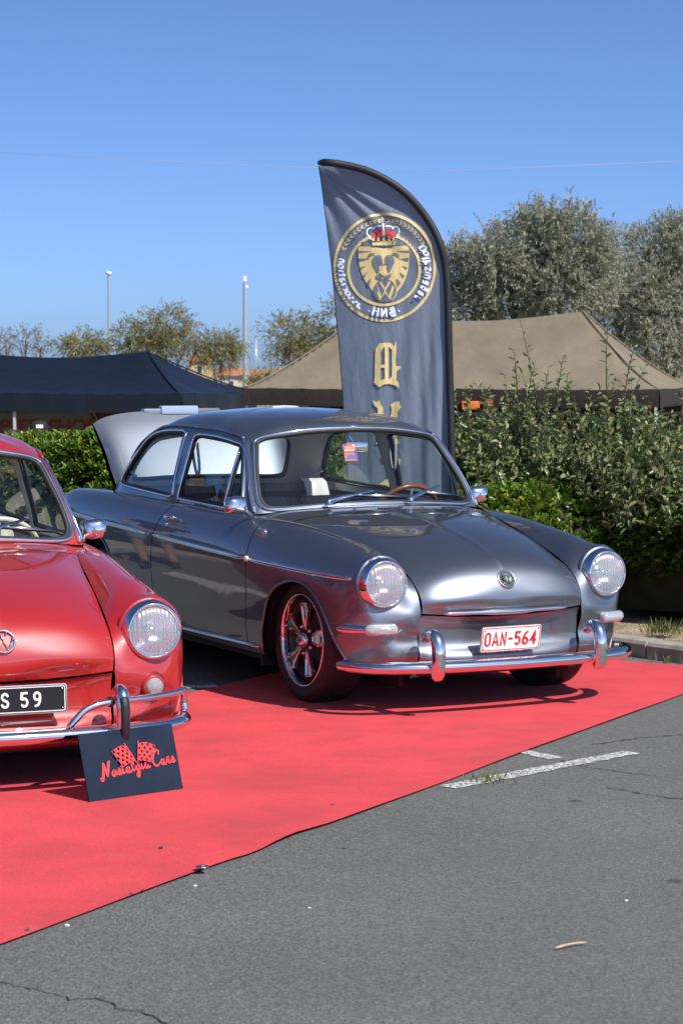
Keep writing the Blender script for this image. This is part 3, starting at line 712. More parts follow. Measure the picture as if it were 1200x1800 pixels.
DOME = Surf([
    [(-.545, 0, .885), (-.64, 0, 1.012), (-.738, 0, 1.145), (-.832, 0, 1.268), (-.905, 0, 1.308), (-1.1, 0, 1.347), (-1.35, 0, 1.365)],
    [(-.575, .3, .882), (-.662, .29, 1.01), (-.755, .275, 1.135), (-.85, .26, 1.257), (-.922, .25, 1.299), (-1.12, .16, 1.345), (-1.4, 0, 1.366)],
    [(-.628, .545, .866), (-.712, .512, 1.0), (-.79, .482, 1.12), (-.885, .447, 1.236), (-.955, .42, 1.281), (-1.15, .265, 1.342), (-1.45, 0, 1.367)],
    [(-.652, .625, .857), (-.738, .588, 1.0), (-.822, .556, 1.11), (-.913, .522, 1.215), (-.985, .488, 1.262), (-1.19, .32, 1.338), (-1.5, 0, 1.368)],
    [(-.69, .663, .852), (-.785, .626, 1.0), (-.866, .594, 1.11), (-.955, .560, 1.208), (-1.03, .524, 1.26), (-1.24, .36, 1.336), (-1.55, 0, 1.368)],
    [(-1.1, .678, .86), (-1.13, .652, 1.0), (-1.17, .622, 1.11), (-1.22, .588, 1.215), (-1.26, .535, 1.28), (-1.4, .36, 1.346), (-1.6, 0, 1.369)],
    [(-1.6, .68, .866), (-1.59, .652, 1.0), (-1.58, .62, 1.11), (-1.57, .585, 1.222), (-1.57, .525, 1.293), (-1.62, .345, 1.35), (-1.67, 0, 1.369)],
    [(-2.05, .673, .873), (-2.03, .64, 1.0), (-2.0, .606, 1.11), (-1.96, .57, 1.215), (-1.90, .513, 1.285), (-1.81, .335, 1.346), (-1.74, 0, 1.367)],
    [(-2.47, .645, .88), (-2.42, .608, 1.0), (-2.335, .572, 1.11), (-2.22, .535, 1.2), (-2.12, .478, 1.262), (-1.95, .31, 1.335), (-1.82, 0, 1.364)],
    [(-2.60, .575, .884), (-2.55, .535, 1.0), (-2.455, .50, 1.11), (-2.33, .462, 1.2), (-2.22, .41, 1.252), (-2.03, .265, 1.328), (-1.88, 0, 1.361)],
    [(-2.68, .32, .89), (-2.62, .30, 1.0), (-2.52, .28, 1.115), (-2.39, .255, 1.212), (-2.27, .23, 1.262), (-2.08, .15, 1.328), (-1.93, 0, 1.357)],
    [(-2.70, 0, .892), (-2.64, 0, 1.005), (-2.54, 0, 1.12), (-2.405, 0, 1.218), (-2.29, 0, 1.268), (-2.1, 0, 1.33), (-1.98, 0, 1.354)],
], mu0=True, mu1=True, mv1=True)
def hood_ridge(p):
    k = np.clip((.655 - p[:, 0]) / .08, 0, 1); k = k * k * (3 - 2 * k)
    p = p.copy(); p[:, 2] += .0085 * k * np.exp(-(p[:, 1] / .0125) ** 2); return p
HOOD = Surf([
    [(-.365, 0, .872), (-.368, .2, .869), (-.378, .40, .857), (-.39, .51, .843), (-.398, .566, .832)],
    [(-.1, 0, .846), (-.1, .19, .843), (-.1, .36, .828), (-.1, .455, .808), (-.1, .510, .789)],
    [(.2, 0, .799), (.2, .18, .794), (.2, .34, .774), (.2, .43, .750), (.2, .474, .727)],
    [(.42, 0, .745), (.42, .17, .738), (.418, .32, .715), (.412, .405, .69), (.405, .450, .670)],
    [(.57, 0, .692), (.567, .17, .684), (.556, .31, .662), (.535, .395, .642), (.515, .437, .634)],
    [(.642, 0, .641), (.638, .17, .633), (.626, .31, .615), (.606, .395, .595), (.587, .436, .584)],
    [(.677, 0, .582), (.673, .17, .577), (.660, .31, .565), (.640, .395, .552), (.622, .434, .545)],
    [(.690, 0, .508), (.686, .17, .509), (.673, .31, .509), (.652, .395, .508), (.636, .432, .506)],
    [(.687, 0, .490), (.676, .17, .492), (.665, .31, .495), (.648, .395, .497), (.636, .431, .497)],
    [(.660, 0, .449), (.657, .17, .452), (.650, .31, .459), (.641, .395, .465), (.634, .430, .468)],
], mv0=True, post=hood_ridge)
COWL = Surf([
    [(-.60, 0, .885), (-.63, .3, .880), (-.675, .545, .862), (-.69, .61, .852), (-.70, .65, .848)],
    [(-.53, 0, .8865), (-.56, .3, .8815), (-.60, .54, .862), (-.615, .605, .851), (-.635, .645, .845)],
    [(-.45, 0, .882), (-.47, .27, .877), (-.50, .49, .857), (-.515, .585, .844), (-.53, .622, .840)],
    [(-.372, 0, .8727), (-.375, .2, .8697), (-.385, .40, .8577), (-.397, .51, .8437), (-.405, .565, .8327)],
], mv0=True)
APRON = Surf([
    [(.648, 0, .441), (.645, .16, .444), (.638, .30, .451), (.630, .39, .458), (.627, .428, .460)],
    [(.632, 0, .415), (.629, .16, .418), (.622, .30, .424), (.616, .39, .432), (.614, .428, .436)],
    [(.622, 0, .36), (.619, .16, .362), (.612, .30, .366), (.606, .39, .372), (.604, .428, .375)],
    [(.632, 0, .305), (.628, .16, .306), (.619, .30, .309), (.608, .39, .312), (.602, .428, .314)],
    [(.662, 0, .272), (.657, .16, .272), (.645, .30, .273), (.625, .39, .275), (.613, .428, .275)],
    [(.668, 0, .250), (.662, .16, .250), (.648, .30, .250), (.622, .39, .25), (.604, .428, .25)],
    [(.63, 0, .205), (.625, .16, .205), (.61, .30, .205), (.585, .39, .205), (.570, .428, .205)],
    [(.50, 0, .165), (.50, .16, .165), (.49, .30, .165), (.48, .39, .168), (.47, .428, .17)],
], mv0=True)
LID = Surf([
    [(-2.705, 0, .895), (-2.70, .2, .895), (-2.68, .4, .893), (-2.63, .53, .888), (-2.575, .58, .880)],
    [(-2.765, 0, 1.0), (-2.76, .2, 1.0), (-2.74, .4, .995), (-2.69, .545, .985), (-2.635, .592, .97)],
    [(-2.845, 0, 1.13), (-2.84, .2, 1.13), (-2.82, .4, 1.122), (-2.77, .55, 1.105), (-2.71, .600, 1.085)],
    [(-2.925, 0, 1.245), (-2.92, .2, 1.243), (-2.90, .4, 1.232), (-2.85, .55, 1.205), (-2.80, .605, 1.18)],
    [(-3.00, 0, 1.327), (-2.995, .2, 1.325), (-2.975, .4, 1.312), (-2.93, .55, 1.28), (-2.895, .605, 1.255)],
], mv0=True)
GAP = .0035
ARCH_F = [(-.315, .19), (-.297, .28), (-.263, .365), (-.19, .488), (-.07, .562), (.07, .590), (.20, .570), (.304, .503), (.388, .392), (.445, .285), (.475, .19)]
ARCH_R = [(-2.74, .22), (-2.725, .31), (-2.69, .43), (-2.60, .565), (-2.48, .64), (-2.38, .655), (-2.26, .63), (-2.16, .55), (-2.09, .42), (-2.06, .31), (-2.05, .2)]
DOOR_F = [(-.462, .855), (-.445, .80), (-.432, .72), (-.430, .64), (-.436, .5), (-.452, .36), (-.467, .246)]
DOOR_R = [(-1.470, .872), (-1.50, .81), (-1.545, .74), (-1.575, .66), (-1.59, .5), (-1.575, .36), (-1.55, .246)]
WS = [(0, .899), (.15, .897), (.295, .891), (.40, .884), (.50, .877), (.56, .876), (.592, .884), (.606, .905), (.609, .94), (.590, 1.031), (.565, 1.11), (.538, 1.185), (.525, 1.207), (.497, 1.223), (.455, 1.235), (.35, 1.252), (.2, 1.266), (0, 1.272)]
RW = [(0, .945), (.25, .943), (.42, .937), (.485, .945), (.50, .97), (.487, 1.05), (.458, 1.13), (.425, 1.175), (.385, 1.192), (.25, 1.208), (0, 1.218)]
DW = [(-1.525, .905), (-1.512, .893), (-1.47, .889), (-1.2, .880), (-.80, .872), (-.757, .874), (-.752, .89), (-.83, 1.045), (-.905, 1.155), (-.945, 1.188), (-.985, 1.2), (-1.1, 1.216), (-1.25, 1.2265), (-1.40, 1.231), (-1.465, 1.229), (-1.497, 1.215), (-1.505, 1.19)]
QW = [(-1.605, .928), (-1.612, .905), (-1.64, .897), (-1.8, .902), (-2.1, .915), (-2.34, .928), (-2.38, .938), (-2.386, .958), (-2.345, 1.015), (-2.27, 1.10), (-2.18, 1.178), (-2.13, 1.205), (-2.07, 1.222), (-1.95, 1.237), (-1.80, 1.243), (-1.69, 1.243), (-1.645, 1.235), (-1.628, 1.21)]
def path2(pts, n=5, closed=False): return smooth_path(pts, n, closed)
# the outlines as surface parameters
_um = DOME.tu
UV_WS = DOME.inv(path2(WS, 3), (1, 2), ur=(0, _um[4]), vr=(0, DOME.tv[4])); UV_WS[0][0] = 0; UV_WS[-1][0] = 0
UV_RW = DOME.inv(path2(RW, 3), (1, 2), ur=(_um[8], DOME.umax), vr=(0, DOME.tv[5])); UV_RW[0][0] = DOME.umax; UV_RW[-1][0] = DOME.umax
UV_DW = DOME.inv(path2(DW, 3, True), (0, 2), ur=(_um[3], _um[8]), vr=(0, DOME.tv[4]))
UV_QW = DOME.inv(path2(QW, 3, True), (0, 2), ur=(_um[5], _um[9]), vr=(0, DOME.tv[4]))
UV_AF = SIDE.inv(path2(ARCH_F, 4), (0, 2), ur=(SIDE.tu[6], SIDE.tu[13]), vr=(SIDE.tv[2], SIDE.vmax))
UV_AR = SIDE.inv(path2(ARCH_R, 4), (0, 2), ur=(SIDE.tu[0], SIDE.tu[6]), vr=(SIDE.tv[2], SIDE.vmax))
UV_DF = SIDE.inv(path2(DOOR_F, 3), (0, 2), ur=(SIDE.tu[6], SIDE.tu[10])); UV_DR = SIDE.inv(path2(DOOR_R, 3), (0, 2), ur=(SIDE.tu[3], SIDE.tu[7]))
UV_DF[0][1] = 0; UV_DR[0][1] = 0

def loop3(S, uv, off, side=1): return on(S, uv, off, side)

def build_car(root, P, kind):
    """P = body paint; kind 'grey' or 'red' picks the front-end fittings"""
    red = kind == 'red'
    interior = mat('cream_leather', (.55, .51, .43), .5) if red else mat('grey_leather', (.16, .185, .215), .5)
    liner = mat('headliner', (.80, .79, .75), .7)
    vm = SIDE.vmax
    for s in (1, -1):
        # front fender: along the top to the hood corner, down the apron joint, back along the bottom and over the wheel arch
        g = np.array([GAP, 0]); out = [*(UV_DF + g)]
        ub = out[-1][0]
        out += [np.array([ub, vm])]; af = [q for q in UV_AF if q[1] < vm - .002]
        out += [np.array([af[0][0], vm])] + af + [np.array([af[-1][0], vm])]
        out += [np.array([SIDE.umax - .0005, vm]), np.array([SIDE.umax - .0005, .002])]
        fender = panel('front_fender', SIDE, out, m=P, parent=root, side=s, step=.022, cut=lambda c: (c[:, 0] > .43) & (np.hypot(c[:, 1] - .599, c[:, 2] - .61 + .035 * (.6 - c[:, 0])) < .099))
        ar = on(SIDE, np.array(af), .001, s)
        MB().tube(ar, .007, 8).build('arch_lip', P, fender)
        # door
        out = [*UV_DF[::-1] - g, *(UV_DR + g)]
        door = panel('door', SIDE, out, m=P, parent=root, side=s, step=.03)
        # rear quarter
        rr = [q for q in UV_AR if q[1] < vm - .002]
        out = [*(UV_DR - g), np.array([UV_DR[-1][0] - GAP, vm]), np.array([rr[-1][0], vm])] + rr[::-1] + [np.array([rr[0][0], vm]), np.array([0, vm]), np.array([0, 0])]
        quarter = panel('rear_quarter', SIDE, out, m=P, parent=root, side=s, step=.03)
        MB().tube(on(SIDE, np.array(rr), .001, s), .007, 8).build('arch_lip', P, quarter)
        # sill under the door
        a = UV_DF[-1] + [-.004, .006]; b = UV_DR[-1] + [.004, .006]
        sill = panel('sill', SIDE, [a, [a[0], vm], [b[0], vm], b], m=P, parent=root, side=s, step=.04)
        sl = SIDE.inv([(x, .235) for x in np.linspace(-.345, -1.99, 24)], (0, 2), vr=(SIDE.tv[4], vm))
        MB().tube(on(SIDE, sl, .004, s), [.004] + [.011] * 22 + [.004], 8, sx=.75).build('sill_trim', chrome, sill)
        # belt trim in three lengths
        for nm, par, x0, x1 in (('side_trim', fender, .505, -.395), ('side_trim', door, -.452, -1.545), ('side_trim', quarter, -1.605, -3.1)):
            zz = lambda x: .657 + (-.43 - x) * (.039 if x < -.43 else .031)
            tl = SIDE.inv([(x, zz(x)) for x in np.linspace(x0, x1, 22)], (0, 2), vr=(SIDE.tv[2], SIDE.tv[6]))
            MB().tube(on(SIDE, tl, .004, s), [.005, .0115] + [.0135] * 18 + [.0115, .006], 8, sx=.65).build(nm, chrome, par)
        # door handle: escutcheon, grip, push button
        hp = on(SIDE, SIDE.inv([(-1.40, .800), (-1.30, .800), (-1.365, .800), (-1.415, .765)], (0, 2), vr=(0, SIDE.tv[5])), 0, s)
        ny = Vector((0, s, .25)).normalized()
        h = MB(); h.tube([hp[0] + ny * .002, hp[0] + ny * .03, hp[0] + ny * .036 + Vector((.03, 0, 0)), hp[1] + ny * .034, hp[1] + ny * .004], [.014, .014, .015, .0125, .011], 10)
        h.lathe([(0, .017), (.015, .015), (.020, .005), (.021, -.004)], 16, axis_matrix(hp[0] + Vector((-.03, 0, 0)), ny)); hd = h.build('door_handle', chrome, door)
        MB().lathe([(0, .008), (.008, .007), (.0105, .002), (.011, -.004)], 16, axis_matrix(hp[3], ny)).build('key_lock', chrome, door)
        # side repeater at the fender's trim
        if not red:
            rp = on(SIDE, SIDE.inv([(-.425, .657)], (0, 2), vr=(SIDE.tv[2], SIDE.tv[6])), .004, s)[0]
            MB().lathe([(0, .016), (.008, .0145), (.014, .009), (.016, .0)], 18, axis_matrix(rp + Vector((.012, 0, 0)), (0, s, .1), (1, 0, 0)) @ Matrix.Diagonal((1.5, 1, 1, 1))).build('side_repeater', mat('frosted_lens', (.62, .62, .62), .2, 0, .5), fender)
        # wing mirror
        base, hd_ = (Vector((-.80, .69, .862)), Vector((-.835, .728, .900))) if s > 0 else (Vector((-.585, -.700, .852)), Vector((-.565, -.775, .898)))
        arm = MB().tube([base, base.lerp(hd_, .5) + Vector((0, 0, .012)), hd_ - Vector((0, .01 * s, .005))], [.012, .008, .009], 10)
        mir = arm.build('wing_mirror', chrome, root)
        sh = MB(); ax = Vector((.97, -.1 * s, .12)) ; M = axis_matrix(hd_ + Vector((0, .02 * s, .012)), ax, (0, s, 0))
        pts = [(-.058, -.026), (-.05, -.04), (-.02, -.046), (.03, -.043), (.056, -.03), (.064, 0), (.058, .034), (.035, .046), (-.02, .043), (-.05, .036), (-.06, .015)]
        pts = [(p[0] * .97, p[1] * .97) for p in smooth_path(pts, 3, True)]
        rings = [(.97, -.012), (1., -.006), (1., .004), (.96, .016), (.86, .027), (.65, .037), (.35, .042), (.05, .0435)]
        vv = []; ff = []; k = len(pts)
        for sc_, h_ in rings: vv += [M @ Vector((p[0] * sc_, p[1] * sc_, h_)) for p in pts]
        for a_ in range(len(rings) - 1):
            for i in range(k): ff.append((a_ * k + i, a_ * k + (i + 1) % k, (a_ + 1) * k + (i + 1) % k, (a_ + 1) * k + i))
        sh.add(vv, ff).build('mirror_shell', chrome, mir)
        mk('mirror_glass', [M @ Vector((p[0] * .97, p[1] * .97, -.011)) for p in pts], [tuple(range(k))[::-1]], steel, mir, False)
        # windows
        for nm, uv in (('door_window', UV_DW), ('quarter_window', UV_QW)):
            gl = panel(nm, DOME, uv, m=window_glass, parent=root, side=s, step=.09, rim=0, off=-.010)
            MB().tube(on(DOME, uv, .003, s), .0075, 8, closed=True).build('window_trim', chrome, gl)
            c = uv.mean(0); inn = c + (uv - c) * (1 - .016 / np.linalg.norm(uv - c, axis=1))[:, None]
            MB().tube(on(DOME, inn, -.004, s), .010, 6, closed=True).build('rubber_seal', black_rubber, gl)
            if nm == 'door_window':
                q = DOME.inv([(-.885, 1.195 - .07), (-.945, .876)], (0, 2), ur=(_um[3], _um[8]), vr=(0, DOME.tv[4]))
                q0 = DOME.inv([(-.955, 1.185)], (0, 2), ur=(_um[3], _um[8]), vr=(0, DOME.tv[4]))[0]
                MB().tube(on(DOME, np.array([q[1] + (q0 - q[1]) * t for t in np.linspace(0, 1, 8)]), -.004, s), .008, 8).build('vent_post', chrome, gl)
                MB().tube(on(DOME, np.array([q[1] + (q0 - q[1]) * t for t in np.linspace(0, 1, 8)]) - [.014, 0], -.008, s), .008, 6).build('vent_seal', black_rubber, gl)
        # drip rail from the A-pillar foot over the door to the C-pillar
        dr = DOME.inv([(-.668, .862), (-.735, .955), (-.80, 1.045), (-.86, 1.12), (-.915, 1.178), (-.955, 1.212), (-1.02, 1.236), (-1.15, 1.252), (-1.4, 1.262), (-1.65, 1.268), (-1.9, 1.265), (-2.06, 1.25), (-2.17, 1.222), (-2.26, 1.175), (-2.36, 1.07)], (0, 2), ur=(_um[3], _um[9]), vr=(0, DOME.tv[5]))
        dr = np.array(smooth_path(dr, 4))
        k = len(dr); MB().tube(on(DOME, dr[:int(k * .38)], .008, s), .0085, 8).build('pillar_strip', chrome, root)
        MB().tube(on(DOME, dr[int(k * .38):], .006, s), [.0075] * (k - int(k * .38) - 3) + [.006, .004, .002], 8).build('drip_rail', P, root)
    # roof shell with pillars
    um, vmx = DOME.umax, DOME.vmax
    o2 = [(0, 0), (um, 0), tuple(UV_RW[0])] + [tuple(q) for q in UV_RW[1:]] + [(um, vmx), (0, vmx)] + [tuple(q) for q in UV_WS[::-1]]
    roof = panel('roof', DOME, o2, [UV_DW, UV_QW], m=P, parent=root, both=True, step=.03, rim=.012)
    panel('headliner', DOME, o2, [UV_DW, UV_QW], m=liner, parent=root, both=True, step=.06, rim=0, off=-.022, flip=False)
    # windscreen and rear window
    for nm, uv, c in (('windscreen', UV_WS, (0., UV_WS[:, 1].mean())), ('rear_window', UV_RW, (um, UV_RW[:, 1].mean()))):
        gl = panel(nm, DOME, uv, m=window_glass, parent=root, both=True, step=.08, rim=0, off=-.010)
        ring = on(DOME, uv, .004) + on(DOME, uv, .004, -1)[1:-1][::-1]
        MB().tube(ring, .0098, 8, closed=True).build('window_trim', chrome, gl)
        uc = np.array(c); inn = uc + (uv - uc) * np.array([.975, .955]); inn[0][0] = inn[-1][0] = uv[0][0]
        ring = on(DOME, inn, -.003) + on(DOME, inn, -.003, -1)[1:-1][::-1]
        MB().tube(ring, .0125, 6, closed=True).build('rubber_seal', black_rubber, gl)
        if nm == 'windscreen': screen = gl
    tc_ = on(DOME, [[0, UV_WS[-1][1]]], .006)[0]
    MB().box(tc_, (.016, .03, .02), bev=.003).build('trim_clip', chrome, screen)
    # hood, cowl, apron
    hood = panel('hood', HOOD, [(GAP, 0), (HOOD.umax - .002, 0), (HOOD.umax - .002, HOOD.vmax - GAP), (GAP, HOOD.vmax - GAP)], m=P, parent=root, both=True, step=.014 if not red else .02)
    cowl = panel('cowl', COWL, [(0, 0), (COWL.umax, 0), (COWL.umax, COWL.vmax), (0, COWL.vmax)], m=P, parent=root, both=True, step=.03)
    apron = panel('front_apron', APRON, [(.001, 0), (APRON.umax, 0), (APRON.umax, APRON.vmax - .001), (.001, APRON.vmax - .001)], m=P, parent=root, both=True, step=.025)
    # fresh-air grille on the cowl: a frame with dark louvres
    for s in (1, -1):
        for y0, y1 in ((.07, .185), (.20, .315)):
            cx = (y0 + y1) / 2
            q = COWL.inv([(-.455 - .03 * (cx / .3) ** 2, cx)], (0, 1))[0]; p = on(COWL, [q], .0, s)[0]; n = COWL.nrm([q])[0]; n = Vector((n[0], n[1] * s, n[2]))
            M = axis_matrix(p, n, (0.12 * -s * 1, 1, 0)); gr = MB(); w = (y1 - y0) / 2
            outl = [(-w, -.018), (w, -.018), (w + .008, -.008), (w + .008, .008), (w, .018), (-w, .018), (-w - .008, .008), (-w - .008, -.008)]
            g = gr.prism(outl, .006, M).build('air_grille', P if red else steel, cowl, False)
            bl = MB()
            for i in range(11):
                yy = -w + .006 + i * (2 * w - .012) / 10
                bl.prism([(yy - .003, -.012), (yy + .001, -.012), (yy + .005, .012), (yy + .001, .012)], .0068, M, .0055)
            bl.build('louvre', black_rubber, cowl, False)
    # wipers
    for (y0, z0, y1, z1, b0, bz0, b1, bz1) in ((-.285, .900, -.02, .950, -.13, .930, .17, .915), (.17, .902, .40, .962, .27, .935, .52, .908)):
        q = DOME.inv([(abs(y0), z0), (abs(y1), z1), (abs(b0), bz0), (abs(b1), bz1)], (1, 2), ur=(0, _um[3]), vr=(0, DOME.tv[3]))
        sg = [1 if y > 0 else -1 for y in (y0, y1, b0, b1)]
        p = [on(DOME, [qq], .02, s_)[0] for qq, s_ in zip(q, sg)]
        w = MB().tube([p[0] + Vector((.03, 0, -.008)), p[0] + Vector((.022, 0, .006)), p[0].lerp(p[1], .3) + Vector((.02, 0, .008)), p[1]], [.016, .015, .010, .006], 8, sy=.7).build('wiper', chrome if not red else steel, root)
        MB().tube([p[2], (p[2] + p[3]) / 2 + Vector((.008, 0, .004)), p[3]], [.004, .007, .004], 6).build('wiper_blade', steel, w)
        MB().tube([p[2] - Vector((.012, 0, .004)), p[3] - Vector((.012, 0, .004))], .005, 5).build('blade_rubber', black_rubber, w)
    # headlights
    for s in (1, -1):
        M = axis_matrix((.597, .599 * s, .610), (1, .03 * s, .035), (0, 0, 1))
        pod = MB().lathe([(.085, -.17), (.109, -.14), (.1175, -.08), (.1185, -.05), (.1195, -.042), (.1185, -.034), (.114, -.03)], 48, M).build('headlight', P, root)
        MB().tube([M @ Vector((.1165 * math.cos(a), .1165 * math.sin(a), -.046)) for a in np.linspace(0, 2 * math.pi, 48, endpoint=False)], .013, 8, closed=True).build('headlight_collar', P, pod)
        MB().lathe([(.116, -.042), (.1195, -.034), (.1185, -.02), (.112, .002), (.106, .013), (.101, .017), (.0965, .014), (.0935, .006), (.0925, -.004)], 56, M).build('headlight_ring', chrome, pod)
        MB().lathe([(.0935, .003), (.088, .009), (.07, .017), (.045, .023), (.02, .0258), (.0005, .0262)], 48, M).build('lens', lens_glass, pod)
        MB().lathe([(.093, -.002), (.086, -.018), (.07, -.042), (.05, -.06), (.03, -.071), (.014, -.075), (.0005, -.076)], 48, M).build('reflector', reflector_mat, pod)
        MB().lathe([(.0, -.02), (.012, -.02), (.016, -.028), (.016, -.045), (.012, -.07)], 20, M).build('bulb_shield', steel, pod)
    # wheels
    for x in (0, -2.4):
        for s in (1, -1):
            zc = .30 + (0 if not red else .03 - .0068 * x)
            wheel(root, Vector((x, .622 * s, zc)), s, red)
    # wheel wells, floor, firewall
    ub = MB()
    ub.box((-1.2, 0, .19), (1.68, 1.44, .05)); ub.box((.1, 0, .20), (.92, .90, .06)); ub.box((-2.66, 0, .22), (1.25, .92, .06))
    for x in (0, -2.4):
        for s in (1, -1):
            ub.lathe([(.385, 0), (.385, .30)], 20, axis_matrix((x + .05, .44 * s, .26), (0, s, 0), (1, 0, 0) if s < 0 else (-1, 0, 0)) , math.pi)
            ub.box((x + .05, .43 * s, .36), (.78, .02, .5))
    ub.box((-.37, 0, .45), (.02, 1.5, .62)); ub.box((-2.05, 0, .45), (.02, 1.5, .5)); ub.box((-3.0, 0, .68), (.8, 1.2, .02)); ub.box((-3.22, 0, .55), (.03, 1.25, .45))
    ub.box((-2.62, 0, .78), (.03, 1.2, .24))
    ub.build('underbody', underbody_mat, root, False)
    # cabin: dash, seats, shelf, steering wheel
    MB().box((-.68, 0, .80), (.16, 1.18, .13), bev=.03).build('dashboard', mat('dash_black', (.02, .021, .023), .5), root, auto=40)
    MB().box((-2.45, 0, .855), (.36, 1.12, .03), bev=.01).build('parcel_shelf', mat('shelf_grey', (.05, .052, .056), .8), root, auto=40)
    for s in (1, -1):
        MB().box((-1.12, .672 * s, .52), (1.0, .03, .62)).build('door_card', interior, root, False)
        MB().box((-1.95, .655 * s, .54), (.7, .03, .60)).build('side_card', interior, root, False)
        seat(root, 'front_seat', (-1.20, .30 * s, .28), .50, .52, .655, interior)
    seat(root, 'rear_seat', (-2.05, 0, .30), 1.18, .50, .66, interior, pleats=22)
    M = axis_matrix((-.87, .32, .80), (-.86, 0, .5), (0, 1, 0)); swm = MB()
    swm.tube([M @ Vector((.195 * math.cos(a), .195 * math.sin(a), 0)) for a in np.linspace(0, 2 * math.pi, 48, endpoint=False)], .0125, 10, closed=True)
    sw = swm.build('steering_wheel', mat('varnished_wood', (.25, .065, .022), .25, 0, .8) if not red else mat('cream_plastic', (.7, .66, .55), .3), root)
    sp = MB()
    for a in (R(10), R(170), R(270)): sp.tube([M @ Vector((0, 0, -.03)), M @ Vector((.19 * math.cos(a), .19 * math.sin(a), 0))], .009, 6)
    sp.tube([M @ Vector((0, 0, -.02)), M @ Vector((0, 0, -.3))], .03, 10); sp.build('spoke', steel, sw)
    # interior mirror on its stalk
    rm = MB(); rm.tube([(-.93, 0, 1.285), (-.93, 0, 1.26), (-.915, .045, 1.20)], .005, 6); rm.box((-.908, .06, 1.170), (.022, .13, .055), bev=.008)
    rm.build('interior_mirror', chrome, root, auto=40)
    # bumper
    bumper(root, red)
    return dict(hood=hood, apron=apron, roof=roof, screen=screen)

reflector_mat = mat('reflector', (.88, .89, .9), .16, 1.)
def _refl():
    nt, n, l, b = nodes(reflector_mat); tc = n.new('ShaderNodeTexCoord'); w = n.new('ShaderNodeTexWave'); w.bands_direction = 'Y'
    w.inputs['Scale'].default_value = 40; w.inputs['Distortion'].default_value = .2; w.inputs['Detail'].default_value = 1
    l.new(tc.outputs['Object'], w.inputs['Vector']); bp = n.new('ShaderNodeBump'); bp.inputs['Strength'].default_value = .35; bp.inputs['Distance'].default_value = .003
    l.new(w.outputs['Fac'], bp.inputs['Height']); l.new(bp.outputs[0], b.inputs['Normal'])
_refl()

def seat(root, name, c, w, d, h, m, pleats=6):
    """cushion and backrest with rolled, pleated faces"""
    def slab(cx, cz, ang, ln, th):
        V = []; F = []; nu, nv = pleats * 6, 16
        for i in range(nu + 1):
            y = -w / 2 + w * i / nu; ey = min(1, (w / 2 - abs(y)) / .05); ry = math.sqrt(max(0, 1 - (1 - ey) ** 2))
            for j in range(nv + 1):
                a = 2 * math.pi * j / nv; ct, sn = math.cos(a), math.sin(a)
                q = (abs(ct) ** .35) * (1 if ct > 0 else -1) * ln / 2 * (.9 + .1 * ry); r_ = (abs(sn) ** .6) * (1 if sn > 0 else -1) * th / 2 * (.25 + .75 * ry)
                r_ *= 1 - .10 * abs(math.cos(math.pi * i / 6)) ** 6 if ey >= 1 else 1
                V.append((c[0] + cx + q * math.cos(ang) - r_ * math.sin(ang), c[1] + y, c[2] + cz + q * math.sin(ang) + r_ * math.cos(ang)))
        k = nv + 1
        for i in range(nu):
            for j in range(nv): F.append((i * k + j, (i + 1) * k + j, (i + 1) * k + j + 1, i * k + j + 1))
        F += [tuple(range(k))[::-1], tuple(nu * k + j for j in range(k))]
        return V, F
    V, F = slab(.05, .14, R(4), d, .16); cu = mk(name, V, F, m, root)
    V, F = slab(-.26, h * .55, R(104), h * .78, .14); mk('backrest', V, F, m, cu)
    return cu

